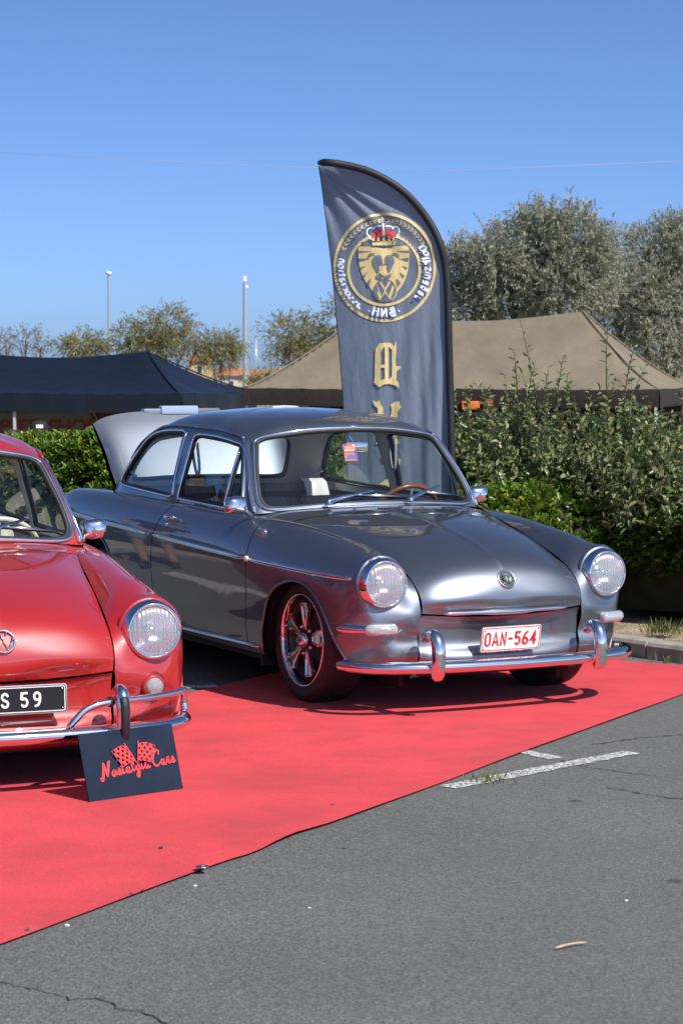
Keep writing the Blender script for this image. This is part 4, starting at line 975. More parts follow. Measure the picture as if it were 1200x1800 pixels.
def wheel(root, c, s, red):
    """five-petal alloy wheel: tyre, polished lip, dark centre, petals, hub cap, nuts"""
    M = axis_matrix(c, (0, s, 0), (0, 0, 1))
    prof = [(.212, -.085), (.225, -.095), (.25, -.102), (.28, -.100), (.293, -.088), (.299, -.06), (.300, -.03), (.300, .03), (.299, .06), (.293, .088), (.28, .100), (.25, .103), (.228, .096), (.217, .086)]
    t = MB().lathe(prof, 64, M).build('wheel', tyre_mat, root)
    MB().lathe([(.2175, .084), (.2235, .091), (.2235, .0975), (.219, .1005), (.213, .098), (.209, .088), (.206, .068), (.204, .05)], 64, M).build('rim_lip', chrome, t)
    MB().lathe([(.205, .055), (.2, .03), (.196, -.05), (.18, -.06), (.0, -.06)], 48, M).build('rim_barrel', mat('wheel_black', (.006, .006, .007), .5, 0, 0, .3), t)
    ctr = MB().lathe([(.203, .050), (.198, .062), (.186, .066), (.14, .066), (.08, .072), (.055, .082), (.0, .084)], 48, M)
    ctr.build('wheel_centre', mat('wheel_black', (.006, .006, .007), .5, 0, 0, .3), t)
    half = [(.050, .011), (.075, .0145), (.105, .022), (.135, .0315), (.155, .039), (.164, .0415), (.170, .037)]
    for k in range(5):
        a = 2 * math.pi * k / 5 + R(-10)
        K = M @ Matrix.Rotation(a, 4, 'Z'); V = []; F = []
        # cross ring: outer edge, raised shoulder, sunk middle
        for (r, w) in half:
            hz = .082 + .016 * ((r - .05) / .12) ** .8
            for (fw, dh) in ((-1.06, -.016), (-1, 0), (-.80, .002), (-.66, -.006), (0, -.009), (.66, -.006), (.80, .002), (1, 0), (1.06, -.016)):
                V.append(K @ Vector((r, w * fw, hz + dh)))
        for i in range(len(half) - 1):
            for j in range(8): F.append((i * 9 + j, i * 9 + j + 1, (i + 1) * 9 + j + 1, (i + 1) * 9 + j))
        # outer end turned down
        b = len(V); r, w = half[-1]
        for fw in (-1.06, -1, -.80, -.66, 0, .66, .80, 1, 1.06): V.append(K @ Vector((r + .006, w * fw, .072)))
        e = (len(half) - 1) * 9
        for j in range(8): F.append((e + j, e + j + 1, b + j + 1, b + j))
        crease(mk('wheel_petal', V, F, mat('polished_alloy', (.88, .88, .89), .12, 1.), t), 28)
        na = a + math.pi / 5; np_ = Vector((.066 * math.cos(na), .066 * math.sin(na), .074))
        MB().lathe([(0, .014), (.006, .013), (.0085, .008), (.0095, 0)], 12, M @ Matrix.Translation(np_)).build('wheel_nut', chrome, t)
    MB().lathe([(0, .112), (.012, .1115), (.022, .109), (.030, .103), (.035, .094), (.037, .075)], 28, M).build('hub_cap', chrome, t)
    MB().lathe([(0, .1135), (.010, .1132), (.014, .1115)], 20, M).build('hub_badge', mat('badge_dark', (.05, .05, .05), .3), t)

def blade(path, prof, ends=.5):
    """sweep a bumper section [(out, up)] along (x, y, z) path"""
    P = [Vector(p) for p in path]; V = []; F = []; n = len(prof); m = len(P)
    for i in range(m):
        t = (P[min(i + 1, m - 1)] - P[max(i - 1, 0)]).normalized(); nn = t.cross(Vector((0, 0, 1))).normalized()
        e = min(i, m - 1 - i); sc = [.25, .72, .88, .95][e] if e < 4 else 1.
        for (a, b) in prof: V.append(P[i] + nn * a * sc + Vector((0, 0, b * sc)))
    for i in range(m - 1):
        for k in range(n): F.append((i * n + k, i * n + (k + 1) % n, (i + 1) * n + (k + 1) % n, (i + 1) * n + k))
    F += [tuple(range(n))[::-1], tuple((m - 1) * n + k for k in range(n))]
    return V, F
def bumper(root, red):
    half = [(.778, 0), (.774, .15), (.764, .30), (.747, .43), (.720, .55), (.68, .65), (.622, .725), (.555, .768), (.50, .785), (.465, .79), (.455, .79)]
    zb = .236 if not red else .255
    half = [(x, y * (.945 if red else .958)) for x, y in half]
    pts = [(x, -y, zb) for x, y in half[::-1]] + [(x, y, zb) for x, y in half[1:]]
    mid = smooth_path(pts[1:-1], 6); path = [pts[0]] + [tuple(p) for p in mid] + [pts[-1]]
    prof = [(-.026, .014)] + [(-.004 + .036 * math.cos(a), .028 * math.sin(a)) for a in np.linspace(R(112), R(-112), 15)] + [(-.026, -.014), (-.016, 0)]
    V, F = blade(path, prof)
    b = crease(mk('bumper', V, F, chrome, root), 50)
    for s in (1, -1):
        y = .435 * s
        if not red:
            g = MB(); p = smooth_path([(.768, y, .198), (.789, y, .210), (.796, y, .25), (.797, y, .30), (.790, y, .345), (.770, y, .374), (.738, y, .386), (.700, y, .376), (.675, y, .35)], 4)
            k = len(p); g.tube(p, [.012, .026, .031] + [.033] * (k - 6) + [.030, .026, .02], 14, sx=1.0, sy=.85, up=(1, 0, 0)); gd = g.build('bumper_guard', chrome, b)
            MB().lathe([(0, .006), (.006, .005), (.008, 0)], 10, axis_matrix((.735, y - .034, .352), (0, -1, 0))).build('guard_bolt', chrome, gd)
        else:
            y = .42 * s; g = MB(); p = smooth_path([(.77, y, .215), (.795, y, .24), (.80, y, .31), (.795, y, .375), (.775, y, .405), (.74, y, .405), (.70, y, .36)], 4)
            k = len(p); g.tube(p, [.012, .022] + [.026] * (k - 4) + [.022, .016], 14, up=(1, 0, 0)); gd = g.build('bumper_guard', chrome, b)
            r_ = MB(); r_.tube(smooth_path([(.812, y, .215), (.826, y, .26), (.828, y, .32), (.82, y, .37), (.80, y, .395)], 4), [.010] + [.017] * 15 + [.007], 10, sx=1., sy=.6, up=(1, 0, 0)); r_.build('guard_rubber', black_rubber, gd)
            tp = smooth_path([(.785, .23 * s, .285), (.782, .255 * s, .31), (.772, .30 * s, .345), (.765, .36 * s, .363), (.752, .44 * s, .369), (.715, .56 * s, .37), (.655, .67 * s, .371), (.585, .752 * s, .371), (.545, .775 * s, .371), (.525, .782 * s, .355), (.52, .785 * s, .32), (.525, .785 * s, .285)], 4)
            tp = [p * np.array([1, .945, 1]) for p in tp]
            MB().tube(tp, .0135, 12).build('overrider_tube', chrome, b)
            MB().tube([(.757, .378 * s, .3675), (.754, .388 * s, .3675)], .020, 12).build('tube_grommet', black_rubber, b)

# ------------------------------------------------------------------ fittings of the grey saloon
def plane_map(M): return lambda x, y, h: M @ Vector((x, y, h))
def rounded_rect(w, h, r, n=4):
    o = []
    for cx, cy, a in ((w / 2 - r, h / 2 - r, 0), (-w / 2 + r, h / 2 - r, 90), (-w / 2 + r, -h / 2 + r, 180), (w / 2 - r, -h / 2 + r, 270)):
        o += [(cx + r * math.cos(R(a + 90 * k / n)), cy + r * math.sin(R(a + 90 * k / n))) for k in range(n + 1)]
    return o
def number_plate(root, c, nz, w, h, txt, face, ink, text_h, x0, border, sx=1., frame=chrome, wt=.13, gap=.2):
    M = axis_matrix(c, nz, (0, 1, 0))
    pl = MB().prism(rounded_rect(w, h, .008), .004, M).build('number_plate', face, root, False)
    MB().prism(rounded_rect(w + .008, h + .008, .010), .002, M, -.004).build('plate_frame', frame, pl, False)
    d = Decal(plane_map(M @ Matrix.Translation((0, 0, .004)))); o = rounded_rect(w - .006, h - .006, .006); i = rounded_rect(w - .006 - 2 * border, h - .006 - 2 * border, .004); n = len(o)
    d.add(o + i, [(k, (k + 1) % n, n + (k + 1) % n, n + k) for k in range(n)])
    plate_text(d, txt, x0, -text_h / 2, text_h, wt, gap, sx)
    d.build('plate_characters', ink, pl)
    bolt = MB()
    for bx in (-1, 1):
        for by in (-1, 1): bolt.lathe([(0, .003), (.003, .0025), (.004, 0)], 10, M @ Matrix.Translation((bx * (w / 2 - .014), by * (h / 2 - .014), .0045)))
    bolt.build('plate_bolt', steel, pl)
    return pl
def indicator(root, s):
    """long clear front indicator lying in a chrome spear that points back along the fender"""
    uvs = SIDE.inv([(x, .402) for x in (.44, .47, .50)], (0, 2), ur=(SIDE.tu[10], SIDE.tu[14]), vr=(SIDE.tv[3], SIDE.tv[7]))
    a = on(SIDE, uvs, .006, s)
    front = [Vector((.545, .705 * s, .402)), Vector((.582, .672 * s, .402)), Vector((.602, .63 * s, .402)), Vector((.612, .585 * s, .402)), Vector((.613, .548 * s, .402))]
    pth = smooth_path([a[0], a[2]] + front, 5); k = len(pth)
    sp = MB().tube(pth[:int(k * .62)], [.008, .014, .018] + [.0205] * (int(k * .62) - 3), 12, up=(0, 0, 1)).build('front_indicator', chrome, root)
    lens = pth[int(k * .45):]; m = len(lens)
    MB().tube([p + np.array([.008, .004 * s, 0]) for p in lens], [.017, .024] + [.0265] * (m - 4) + [.023, .014], 14, up=(0, 0, 1)).build('lens', frosted, sp)
frosted = mat('ribbed_clear_lens', (.72, .73, .73), .10, 0, .6, .8)
def _fr():
    nt, n, l, b = nodes(frosted); b.inputs['Transmission Weight'].default_value = .6
    tc = n.new('ShaderNodeTexCoord'); v = n.new('ShaderNodeTexVoronoi'); v.inputs['Scale'].default_value = 130
    l.new(tc.outputs['Object'], v.inputs['Vector']); bp = n.new('ShaderNodeBump'); bp.inputs['Strength'].default_value = .5; bp.inputs['Distance'].default_value = .003
    l.new(v.outputs['Distance'], bp.inputs['Height']); l.new(bp.outputs[0], b.inputs['Normal'])
_fr()
def fit_grey(root, parts):
    for s in (1, -1): indicator(root, s)
    number_plate(root, (.706, 0, .343), (.97, 0, -.17), .315, .114, 'OAN-564', white_paint, mat('plate_red', (.62, .016, .012), .4), .066, -.142, .004, .92, wt=.15, gap=.17)
    # hood badge
    hood = parts['hood']
    q = HOOD.inv([(0.002, .612)], (1, 2), ur=(HOOD.tu[3], HOOD.tu[8]))[0]; p = on(HOOD, [q])[0]; n = HOOD.nrm([q])[0]
    M = axis_matrix(p, (n[0], 0, n[2]), (0, 1, 0))
    badge = MB().lathe([(.047, -.006), (.0465, .003), (.043, .006), (.040, .004), (.0395, .002), (.0, .003)], 40, M).build('hood_badge', mat('badge_metal', (.45, .46, .45), .25, 1.), hood)
    dk = mat('badge_green', (.03, .05, .045), .3, 0, .5); d = Decal(plane_map(M @ Matrix.Translation((0, 0, .0032))))
    d.ring(0, 0, .0385, .0385, .009); 
    for sg in (-1, 1): d.poly([(sg * .003, .020), (sg * .017, .019), (sg * .019, .006), (sg * .012, -.012), (sg * .002, -.021), (sg * .004, -.004)])
    d.build('badge_shield', dk, badge)
    d = Decal(plane_map(M @ Matrix.Translation((0, 0, .0045))))
    for k in range(26):
        a = 2 * math.pi * k / 26; d.disc(.034 * math.cos(a), .034 * math.sin(a), .0017, 6)
    d.build('badge_letters', chrome, badge)
    # pull handle with a raised centre
    hp = []
    for y in np.linspace(-.335, .335, 23):
        qq = HOOD.inv([(abs(y), .470)], (1, 2), ur=(HOOD.tu[6], HOOD.umax))[0]; v = on(HOOD, [qq], .010, 1 if y >= 0 else -1)[0]; hp.append(v + Vector((.006, 0, 0)))
    MB().tube(hp, [.004, .008] + [.010] * 5 + [.0115, .014] + [.015] * 5 + [.014, .0115] + [.010] * 5 + [.008, .004], 10, sx=.8).build('hood_handle', chrome, hood)
    # opened rear lid, with the lamp housing along its edge
    lid = panel('rear_lid', LID, [(0, 0), (LID.umax, 0), (LID.umax, LID.vmax), (0, LID.vmax)], m=grey_paint, parent=root, both=True, step=.04, flip=True, rim=.02)
    b = MB(); b.box((-3.005, 0, 1.318), (.05, .50, .045), bev=.012)
    b.build('lamp_housing', grey_paint, lid, auto=40); b = MB(); b.box((-2.995, -.02, 1.330), (.05, .24, .05), bev=.01)
    b.build('number_lamp', mat('pale_blue_film', (.33, .42, .60), .3), lid, auto=40)
    # white cloth over the rear bench, grab strap, sticker hanging in the windscreen
    V = []; F = []
    prof = [(-2.20, .80), (-2.215, .90), (-2.25, .965), (-2.30, .985), (-2.35, .972), (-2.385, .91), (-2.40, .80)]
    for j in range(9):
        y = .44 + .15 * j / 8
        for (x, z) in prof: V.append((x + .008 * math.sin(j * 1.3), y, z - .045))
    for j in range(8):
        for i in range(6): F.append((j * 7 + i, j * 7 + i + 1, (j + 1) * 7 + i + 1, (j + 1) * 7 + i))
    mk('seat_cloth', V, F, mat('white_cloth', (.75, .74, .72), .8), root)
    for s in (1, -1):
        MB().tube(smooth_path([(-1.52, .60 * s, 1.19), (-1.50, .592 * s, 1.08), (-1.47, .59 * s, 1.02), (-1.44, .59 * s, 1.05), (-1.45, .598 * s, 1.19)], 4), .009, 6).build('grab_strap', mat('strap_grey', (.35, .36, .37), .7), root)
        MB().lathe([(0, .012), (.012, .010), (.016, 0)], 12, axis_matrix((-2.36, .60 * s, .99), (0, -s, 0))).build('window_latch', chrome, root)
        MB().tube([(-2.36, .59 * s, .99), (-2.30, .585 * s, .978)], .006, 6).build('window_latch', chrome, root)
    q = DOME.inv([(.045, 1.165)], (1, 2), ur=(0, _um[2]), vr=(0, DOME.tv[4]))[0]; p = on(DOME, [q], -.03, -1)[0]
    M = axis_matrix(p, (.94, 0, .33), (0, 1, 0))
    st_ = MB().prism(rounded_rect(.078, .094, .004), .001, M).build('show_sticker', mat('sticker_purple', (.20, .05, .32), .4), root, False)
    d = Decal(plane_map(M @ Matrix.Translation((0, 0, .0012)))); d.poly([(-.036, -.044), (.030, -.044), (.020, .0), (-.034, .0)]); d.poly([(-.034, .004), (.018, .004), (.036, .020), (.036, .042), (-.010, .044), (-.034, .03)]); d.build('sticker_field', mat('sticker_orange', (.80, .16, .03), .4), st_)
    d = Decal(plane_map(M @ Matrix.Translation((0, 0, .0022)))); d.poly([(-.030, -.030), (-.020, -.018), (-.006, -.012), (.014, -.012), (.022, -.02), (.031, -.024), (.031, -.033), (-.030, -.036)]); d.build('sticker_car', mat('sticker_blue', (.04, .16, .42), .4), st_)
    d = Decal(plane_map(M @ Matrix.Translation((0, 0, .0022))))
    for k in range(6): d.stroke([(-.028 + k * .0092, .008), (-.026 + k * .0092, .017)], .005, cap=0)
    for k in range(5): d.stroke([(-.020 + k * .0085, .021), (-.018 + k * .0085, .029)], .004, cap=0)
    d.disc(.022, .036, .007); d.build('sticker_lettering', white_paint, st_)
def fit_red(root, parts):
    yl = .6
    for s in (1, -1):
        M = axis_matrix((.597, .590 * s, .400), (1, .08 * s, -.05), (0, 0, 1))
        b = MB().lathe([(.056, -.03), (.0555, -.002), (.053, .006), (.049, .008), (.047, .004)], 36, M).build('front_indicator', black_rubber, root)
        MB().lathe([(.036, .024), (.034, .034), (.025, .0405), (.0, .043)], 36, M).build('lens', frosted, b)
        MB().lathe([(.050, .002), (.049, .010), (.042, .026), (.037, .030), (.035, .026)], 36, M).build('lens_bezel', red_paint, b)
    plk = mat('plate_black', (.008, .008, .01), .35); ink = mat('plate_silver', (.72, .72, .70), .3)
    number_plate(root, (.700, .0, .385), (.99, 0, .06), .455, .100, 'S 59', plk, ink, .056, -.018, .0035, 1.0, wt=.16, gap=.35)
    hood = parts['hood']
    q = HOOD.inv([(0.0, .600)], (1, 2), ur=(HOOD.tu[3], HOOD.tu[8]))[0]; p = on(HOOD, [q])[0]; n = HOOD.nrm([q])[0]
    M = axis_matrix(p, (n[0], 0, n[2]), (0, 1, 0)) @ Matrix.Translation((0, 0, .004))
    em = MB(); em.tube([M @ Vector((0.043 * math.cos(a), .043 * math.sin(a), 0)) for a in np.linspace(0, 2 * math.pi, 40, endpoint=False)], 0.0045, 8, closed=True)
    e = em.build('hood_emblem', chrome, hood)
    d = MB()
    for stv in ([(-.020, .046), (0, .004), (.020, .046)], [(-.045, .022), (-.022, -.044), (0, -.002), (.022, -.044), (.045, .022)]): d.tube([M @ Vector((q_[0] * .83, q_[1] * .83, 0)) for q_ in stv], .004, 6)
    d.build('emblem_letters', chrome, e)
    # closed rear lid
    q = Surf([[(-2.70, 0, .893), (-2.69, .25, .893), (-2.66, .45, .889), (-2.60, .58, .884)], [(-2.95, 0, .885), (-2.95, .25, .884), (-2.95, .45, .88), (-2.95, .565, .876)], [(-3.2, 0, .83), (-3.2, .25, .83), (-3.2, .42, .828), (-3.2, .53, .822)], [(-3.30, 0, .72), (-3.30, .25, .72), (-3.29, .42, .72), (-3.27, .52, .72)]], mv0=True)
    panel('rear_lid', q, [(0, 0), (q.umax, 0), (q.umax, q.vmax), (0, q.vmax)], m=red_paint, parent=root, both=True, step=.06)
GREY_POSE = (.447, 11.317, R(27.88)); RED_POSE = (-1.488, 9.209, R(21.12))
grey_car = empty('saloon_car', (GREY_POSE[0], GREY_POSE[1], 0), GREY_POSE[2] - math.pi / 2)
tag(grey_car, 'lowered dark grey metallic vintage saloon with open rear lid', 'car', 'vintage saloons on the red carpet')
gp = build_car(grey_car, grey_paint, 'grey')
red_car = empty('saloon_car', (RED_POSE[0], RED_POSE[1], -.03), RED_POSE[2] - math.pi / 2)
red_car.rotation_euler = (0, -.0068, RED_POSE[2] - math.pi / 2)
tag(red_car, 'glossy red vintage saloon cut off by the left edge', 'car', 'vintage saloons on the red carpet')
rp = build_car(red_car, red_paint, 'red')
fit_grey(grey_car, gp); fit_red(red_car, rp)

# ================================================================== feather flag behind the grey saloon
FD = 13.7; FS = FD / 4113.0          # flag distance, metres per unit of its drawing
LEFT_E = [(292, 560), (330, 566), (395, 574), (470, 583), (545, 590), (620, 597), (690, 602), (760, 606), (850, 612), (960, 618)]
RIGHT_E = [(288, 560), (293, 600), (303, 640), (322, 680), (348, 715), (383, 745), (420, 766), (465, 779), (520, 784), (600, 786), (700, 789), (800, 792), (960, 796)]
def ip(tab, y): return float(np.interp(y, [t[0] for t in tab], [t[1] for t in tab]))
def flag_pt(x, y, off=0.):
    xl, xr = ip(LEFT_E, y), ip(RIGHT_E, y); f = min(1.05, max(0, (x - xl) / max(xr - xl, 12)))
    lo = min(1, max(0, (y - 480) / 250)); up = max(0, 1 - (y - 292) / 220)
    w = lo * (.014 * math.sin(x * .13 + y * .012 + .8 * math.sin(y * .011)) + .006 * math.sin(x * .27 - y * .009 + 1 + math.sin(x * .05))) * (.15 + .85 * f ** 1.5)
    q = math.atan2(y - 285, x - 548); w += up * .012 * math.sin(q * 26 + 1.5 * math.sin(q * 9)) * min(1, (y - 285) / 40)
    w += .0025 * math.sin(x * .06 + y * .035) * math.sin(y * .02 - x * .03) + .05 * math.sin(f * 2.4) * (1 - f)
    return Vector(((x - 600) * FS, FD + .12 * (1 - f) - w - off, CAM_H + (642.9 - y) * FS))
flag_cloth = mat('flag_cloth', (.235, .285, .365), .5)
def _fc(m, t_):
    nt, n, l, b = nodes(m); tr = n.new('ShaderNodeBsdfTranslucent'); tr.inputs[0].default_value = b.inputs['Base Color'].default_value; mx = n.new('ShaderNodeMixShader'); mx.inputs[0].default_value = t_
    l.new(b.outputs[0], mx.inputs[1]); l.new(tr.outputs[0], mx.inputs[2]); l.new(mx.outputs[0], n['Material Output'].inputs[0])
    tc = n.new('ShaderNodeTexCoord'); t2 = n.new('ShaderNodeTexNoise'); t2.inputs['Scale'].default_value = 9; t2.inputs['Detail'].default_value = 5; mp = n.new('ShaderNodeMapping'); mp.inputs['Scale'].default_value = (2.2, 1, .6); mp.inputs['Rotation'].default_value = (0, .5, 0)
    l.new(tc.outputs['Object'], mp.inputs[0]); l.new(mp.outputs[0], t2.inputs['Vector']); bp = n.new('ShaderNodeBump'); bp.inputs['Strength'].default_value = .35; bp.inputs['Distance'].default_value = .03; l.new(t2.outputs['Fac'], bp.inputs['Height']); l.new(bp.outputs[0], b.inputs['Normal'])
_fc(flag_cloth, .4)
gold = mat('flag_gold', (.95, .74, .34), .6); _fc(gold, .25)
pale = mat('flag_white', (.85, .9, .98), .6); flag_red = mat('flag_red', (.55, .06, .07), .6)
flag = empty('feather_flag', ((800 - 600) * FS, FD, 0)); tag(flag, 'dark blue-grey feather flag with a gold lion emblem and mirrored lettering', 'flag')
def fl(o):      # children keep world coordinates
    o.matrix_parent_inverse = Matrix.Translation(flag.location).inverted(); return o
V = []; F = []; ny, nx = 120, 40
for i in range(ny + 1):
    y = 292 + (960 - 292) * (i / ny) ** 1.05
    for j in range(nx + 1): xl, xr = ip(LEFT_E, y), ip(RIGHT_E, y); V.append(flag_pt(xl + (xr - xl) * j / nx, y))
for i in range(ny):
    for j in range(nx): F.append((i * (nx + 1) + j, i * (nx + 1) + j + 1, (i + 1) * (nx + 1) + j + 1, (i + 1) * (nx + 1) + j))
fl(mk('cloth', V, F, flag_cloth, flag))
sl = smooth_path([(x, y) for y, x in RIGHT_E], 5); sl = [tuple(p) for p in sl]
fl(MB().tube([flag_pt(p[0] + 2, p[1] - 1, .005) for p in sl], [.016] + [.0225] * (len(sl) - 1), 10).build('pole_sleeve', mat('sleeve_black', (.012, .013, .016), .6), flag))
fl(MB().tube([flag_pt(796, 955), Vector((200 * FS, FD, .30)), Vector((200 * FS, FD, .0))], .014, 8).build('pole', steel, flag))
fl(MB().box((200 * FS, FD, .012), (.34, .34, .016), bev=.004).build('base_plate', black_rubber, flag, False))
fl(MB().tube([flag_pt(ip(LEFT_E, y), y) for y in np.linspace(292, 955, 60)], .003, 5).build('hem', mat('sleeve_black'), flag))
fmap = lambda x, y, h: flag_pt(x, y, .004 + h)
LK = .18333   # lion drawing units
def L_(pts): return [(570 + x * LK, 360 + y * LK) for x, y in pts]
def mir(pts, c=566): return [(2 * c - x, y) for x, y in pts]
g1 = Decal(fmap, .0, .0004)
g1.ring(675.5, 470.5, 90, 95.5, 5, 96); g1.ring(674.5, 474, 65, 64.5, 5, 80)
mane = [(325, 416), (350, 400), (455, 404), (566, 422), (680, 404), (790, 395), (806, 416), (811, 460), (812, 520), (806, 580), (796, 640), (780, 695), (762, 740), (735, 788), (700, 832), (680, 860), (470, 850), (438, 795), (396, 738), (370, 692), (347, 630), (331, 560), (325, 500)]
g1.poly(L_(mane), step=6)
g1.ring(570 + 580 * LK, 360 + 820 * LK, 21.5, 21.5, 1.6, 40)
fl(g1.build('emblem_gold', gold, flag))
d1 = Decal(fmap, .0016, .0004)
for w_ in ([(322, 440), (455, 450), (322, 466)], [(325, 512), (430, 520), (330, 548)], [(335, 602), (398, 585), (348, 622)], [(362, 682), (418, 640), (378, 704)], [(402, 748), (446, 700), (428, 790)], [(425, 505), (410, 500), (430, 468), (470, 462), (500, 474), (470, 478), (440, 492)]):
    d1.poly(L_(w_), step=8); d1.poly(L_(mir(w_)), step=8)
eye = [(478, 492), (520, 482), (545, 492), (556, 540), (560, 580), (536, 560), (524, 600), (530, 640), (500, 640), (484, 600), (465, 570), (462, 525)]
d1.poly(L_(eye), step=6); d1.poly(L_(mir(eye)), step=6)
d1.poly(L_([(500, 660), (540, 682), (566, 696), (592, 682), (634, 660), (640, 690), (600, 712), (566, 706), (530, 712), (494, 694)]), step=6)
d1.disc(570 + 580 * LK, 360 + 820 * LK, 19.6, 30)
fl(d1.build('emblem_gaps', flag_cloth, flag))  # cloth-coloured gaps in the printed lion
g2 = Decal(fmap, .0052, .0004)
for e_ in ([(476, 545), (500, 540), (522, 556), (534, 600), (524, 606), (512, 570), (490, 562)], [(566, 500), (572, 560), (566, 575), (560, 560)]):
    g2.poly(L_(e_)); 
    if e_[0][0] < 560: g2.poly(L_(mir(e_)))
g2.poly(L_([(522, 632), (566, 640), (610, 632), (596, 662), (566, 682), (538, 662)]))
cx, cy = 570 + 580 * LK, 360 + 820 * LK
g2.ring(cx, cy, 19.0, 19.0, 3.6, 40)
g2.stroke([(cx - 8.5, cy - 15), (cx, cy - 1), (cx + 8.5, cy - 15)], 3.8, cap=0); g2.stroke([(cx - 15, cy - 8), (cx - 7.5, cy + 14), (cx, cy + 1), (cx + 7.5, cy + 14), (cx + 15, cy - 8)], 3.8, cap=0)
# crown
g2.poly(L_([(455, 365), (566, 352), (680, 348), (676, 390), (566, 392), (462, 394)]), step=8); g2.poly(L_([(445, 300), (470, 352), (440, 330)]))
for x in (470, 515, 566, 618, 662): g2.poly(L_([(x - 14, 350), (x, 300), (x + 14, 350)]))
g2.stroke(L_([(553, 122), (556, 170)]), 2.2, cap=0); g2.stroke(L_([(538, 142), (572, 142)]), 2.0, cap=0); g2.stroke(L_([(560, 190), (566, 300)]), 4.0, cap=0)
# laurel leaves along the top arc
for sg, a0, a1 in ((1, 99, 158), (-1, 82, 28)):
    for k in range(11):
        a = a0 + (a1 - a0) * k / 10; px, py = 675 + 77.5 * math.cos(R(a)), 471 - 82 * math.sin(R(a))
        for dd in (25, -25):
            q = R(a + (90 if sg > 0 else -90) + dd * (1 if sg > 0 else 1)); tx, ty = px - 8.5 * math.cos(q), py + 8.5 * math.sin(q); nx_, ny_ = -(ty - py) * .17, (tx - px) * .17
            g2.poly([(px, py), ((px + tx) / 2 + nx_, (py + ty) / 2 + ny_), (tx, ty), ((px + tx) / 2 - nx_, (py + ty) / 2 - ny_)])
# big letters B N H down the flag, as seen from the back
def Z_(pts): return [(540 + x * .2944, 270 + y * .2944) for x, y in pts]
bigB = [(530, 1115), (519, 1150), (500, 1130), (470, 1128), (430, 1132), (408, 1165), (403, 1200), (403, 1335), (398, 1368), (430, 1395), (455, 1378), (490, 1374), (525, 1384), (549, 1399), (545, 1366), (530, 1350), (534, 1300), (560, 1278), (553, 1266), (530, 1270), (526, 1235), (530, 1180)]
hB = [[(437, 1185), (462, 1150), (462, 1258), (437, 1262)], [(437, 1280), (462, 1276), (462, 1345), (437, 1352)], [(484, 1152), (504, 1170), (504, 1330), (484, 1350)]]
fl(g2.build('emblem_detail', gold, flag))
def letter(pts, holes=()): q = Decal(fmap, .005, .0003); q.poly(Z_(pts), [Z_(h) for h in holes], step=7); fl(q.build('letter', gold, flag))
letter(bigB, hB)
def big(dx, dy, pts): letter([(x + dx, y + dy) for x, y in pts])
big(0, 0, [(390, 1470), (412, 1484), (432, 1472), (438, 1500), (452, 1515), (450, 1640), (500, 1560), (503, 1525), (498, 1500), (520, 1482), (548, 1478), (560, 1515), (540, 1540), (536, 1700), (560, 1730), (520, 1732), (505, 1700), (503, 1600), (450, 1700), (452, 1730), (410, 1735), (420, 1690), (420, 1520), (400, 1505)])
big(0, 360, [(440, 1440), (470, 1455), (520, 1450), (560, 1465), (556, 1500), (520, 1490), (514, 1540), (516, 1580), (560, 1610), (520, 1625), (520, 1710), (550, 1740), (500, 1745), (480, 1710), (482, 1625), (430, 1615), (482, 1580), (482, 1490), (450, 1480)])
r2 = Decal(fmap, .0085, .0003); r2.poly(L_([(470, 270), (520, 235), (556, 240), (550, 305), (470, 335), (448, 300)]), step=8); r2.poly(L_([(580, 240), (640, 235), (668, 270), (690, 305), (660, 335), (585, 305)]), step=8)
fl(r2.build('crown_red', flag_red, flag))
w2 = Decal(fmap, .0115, .0003)
for pts in ([(405, 275), (415, 240), (445, 225), (475, 235)], [(470, 228), (500, 212), (535, 210)], [(590, 210), (625, 210), (655, 225)], [(650, 235), (680, 215), (708, 235), (715, 270)], [(440, 330), (420, 295), (408, 285)], [(685, 322), (708, 290)], [(560, 190), (563, 230), (566, 285)]):
    for p in smooth_path(L_(pts), 4): w2.disc(p[0], p[1], 1.25, 7)
fl(w2.build('crown_pearls', pale, flag))
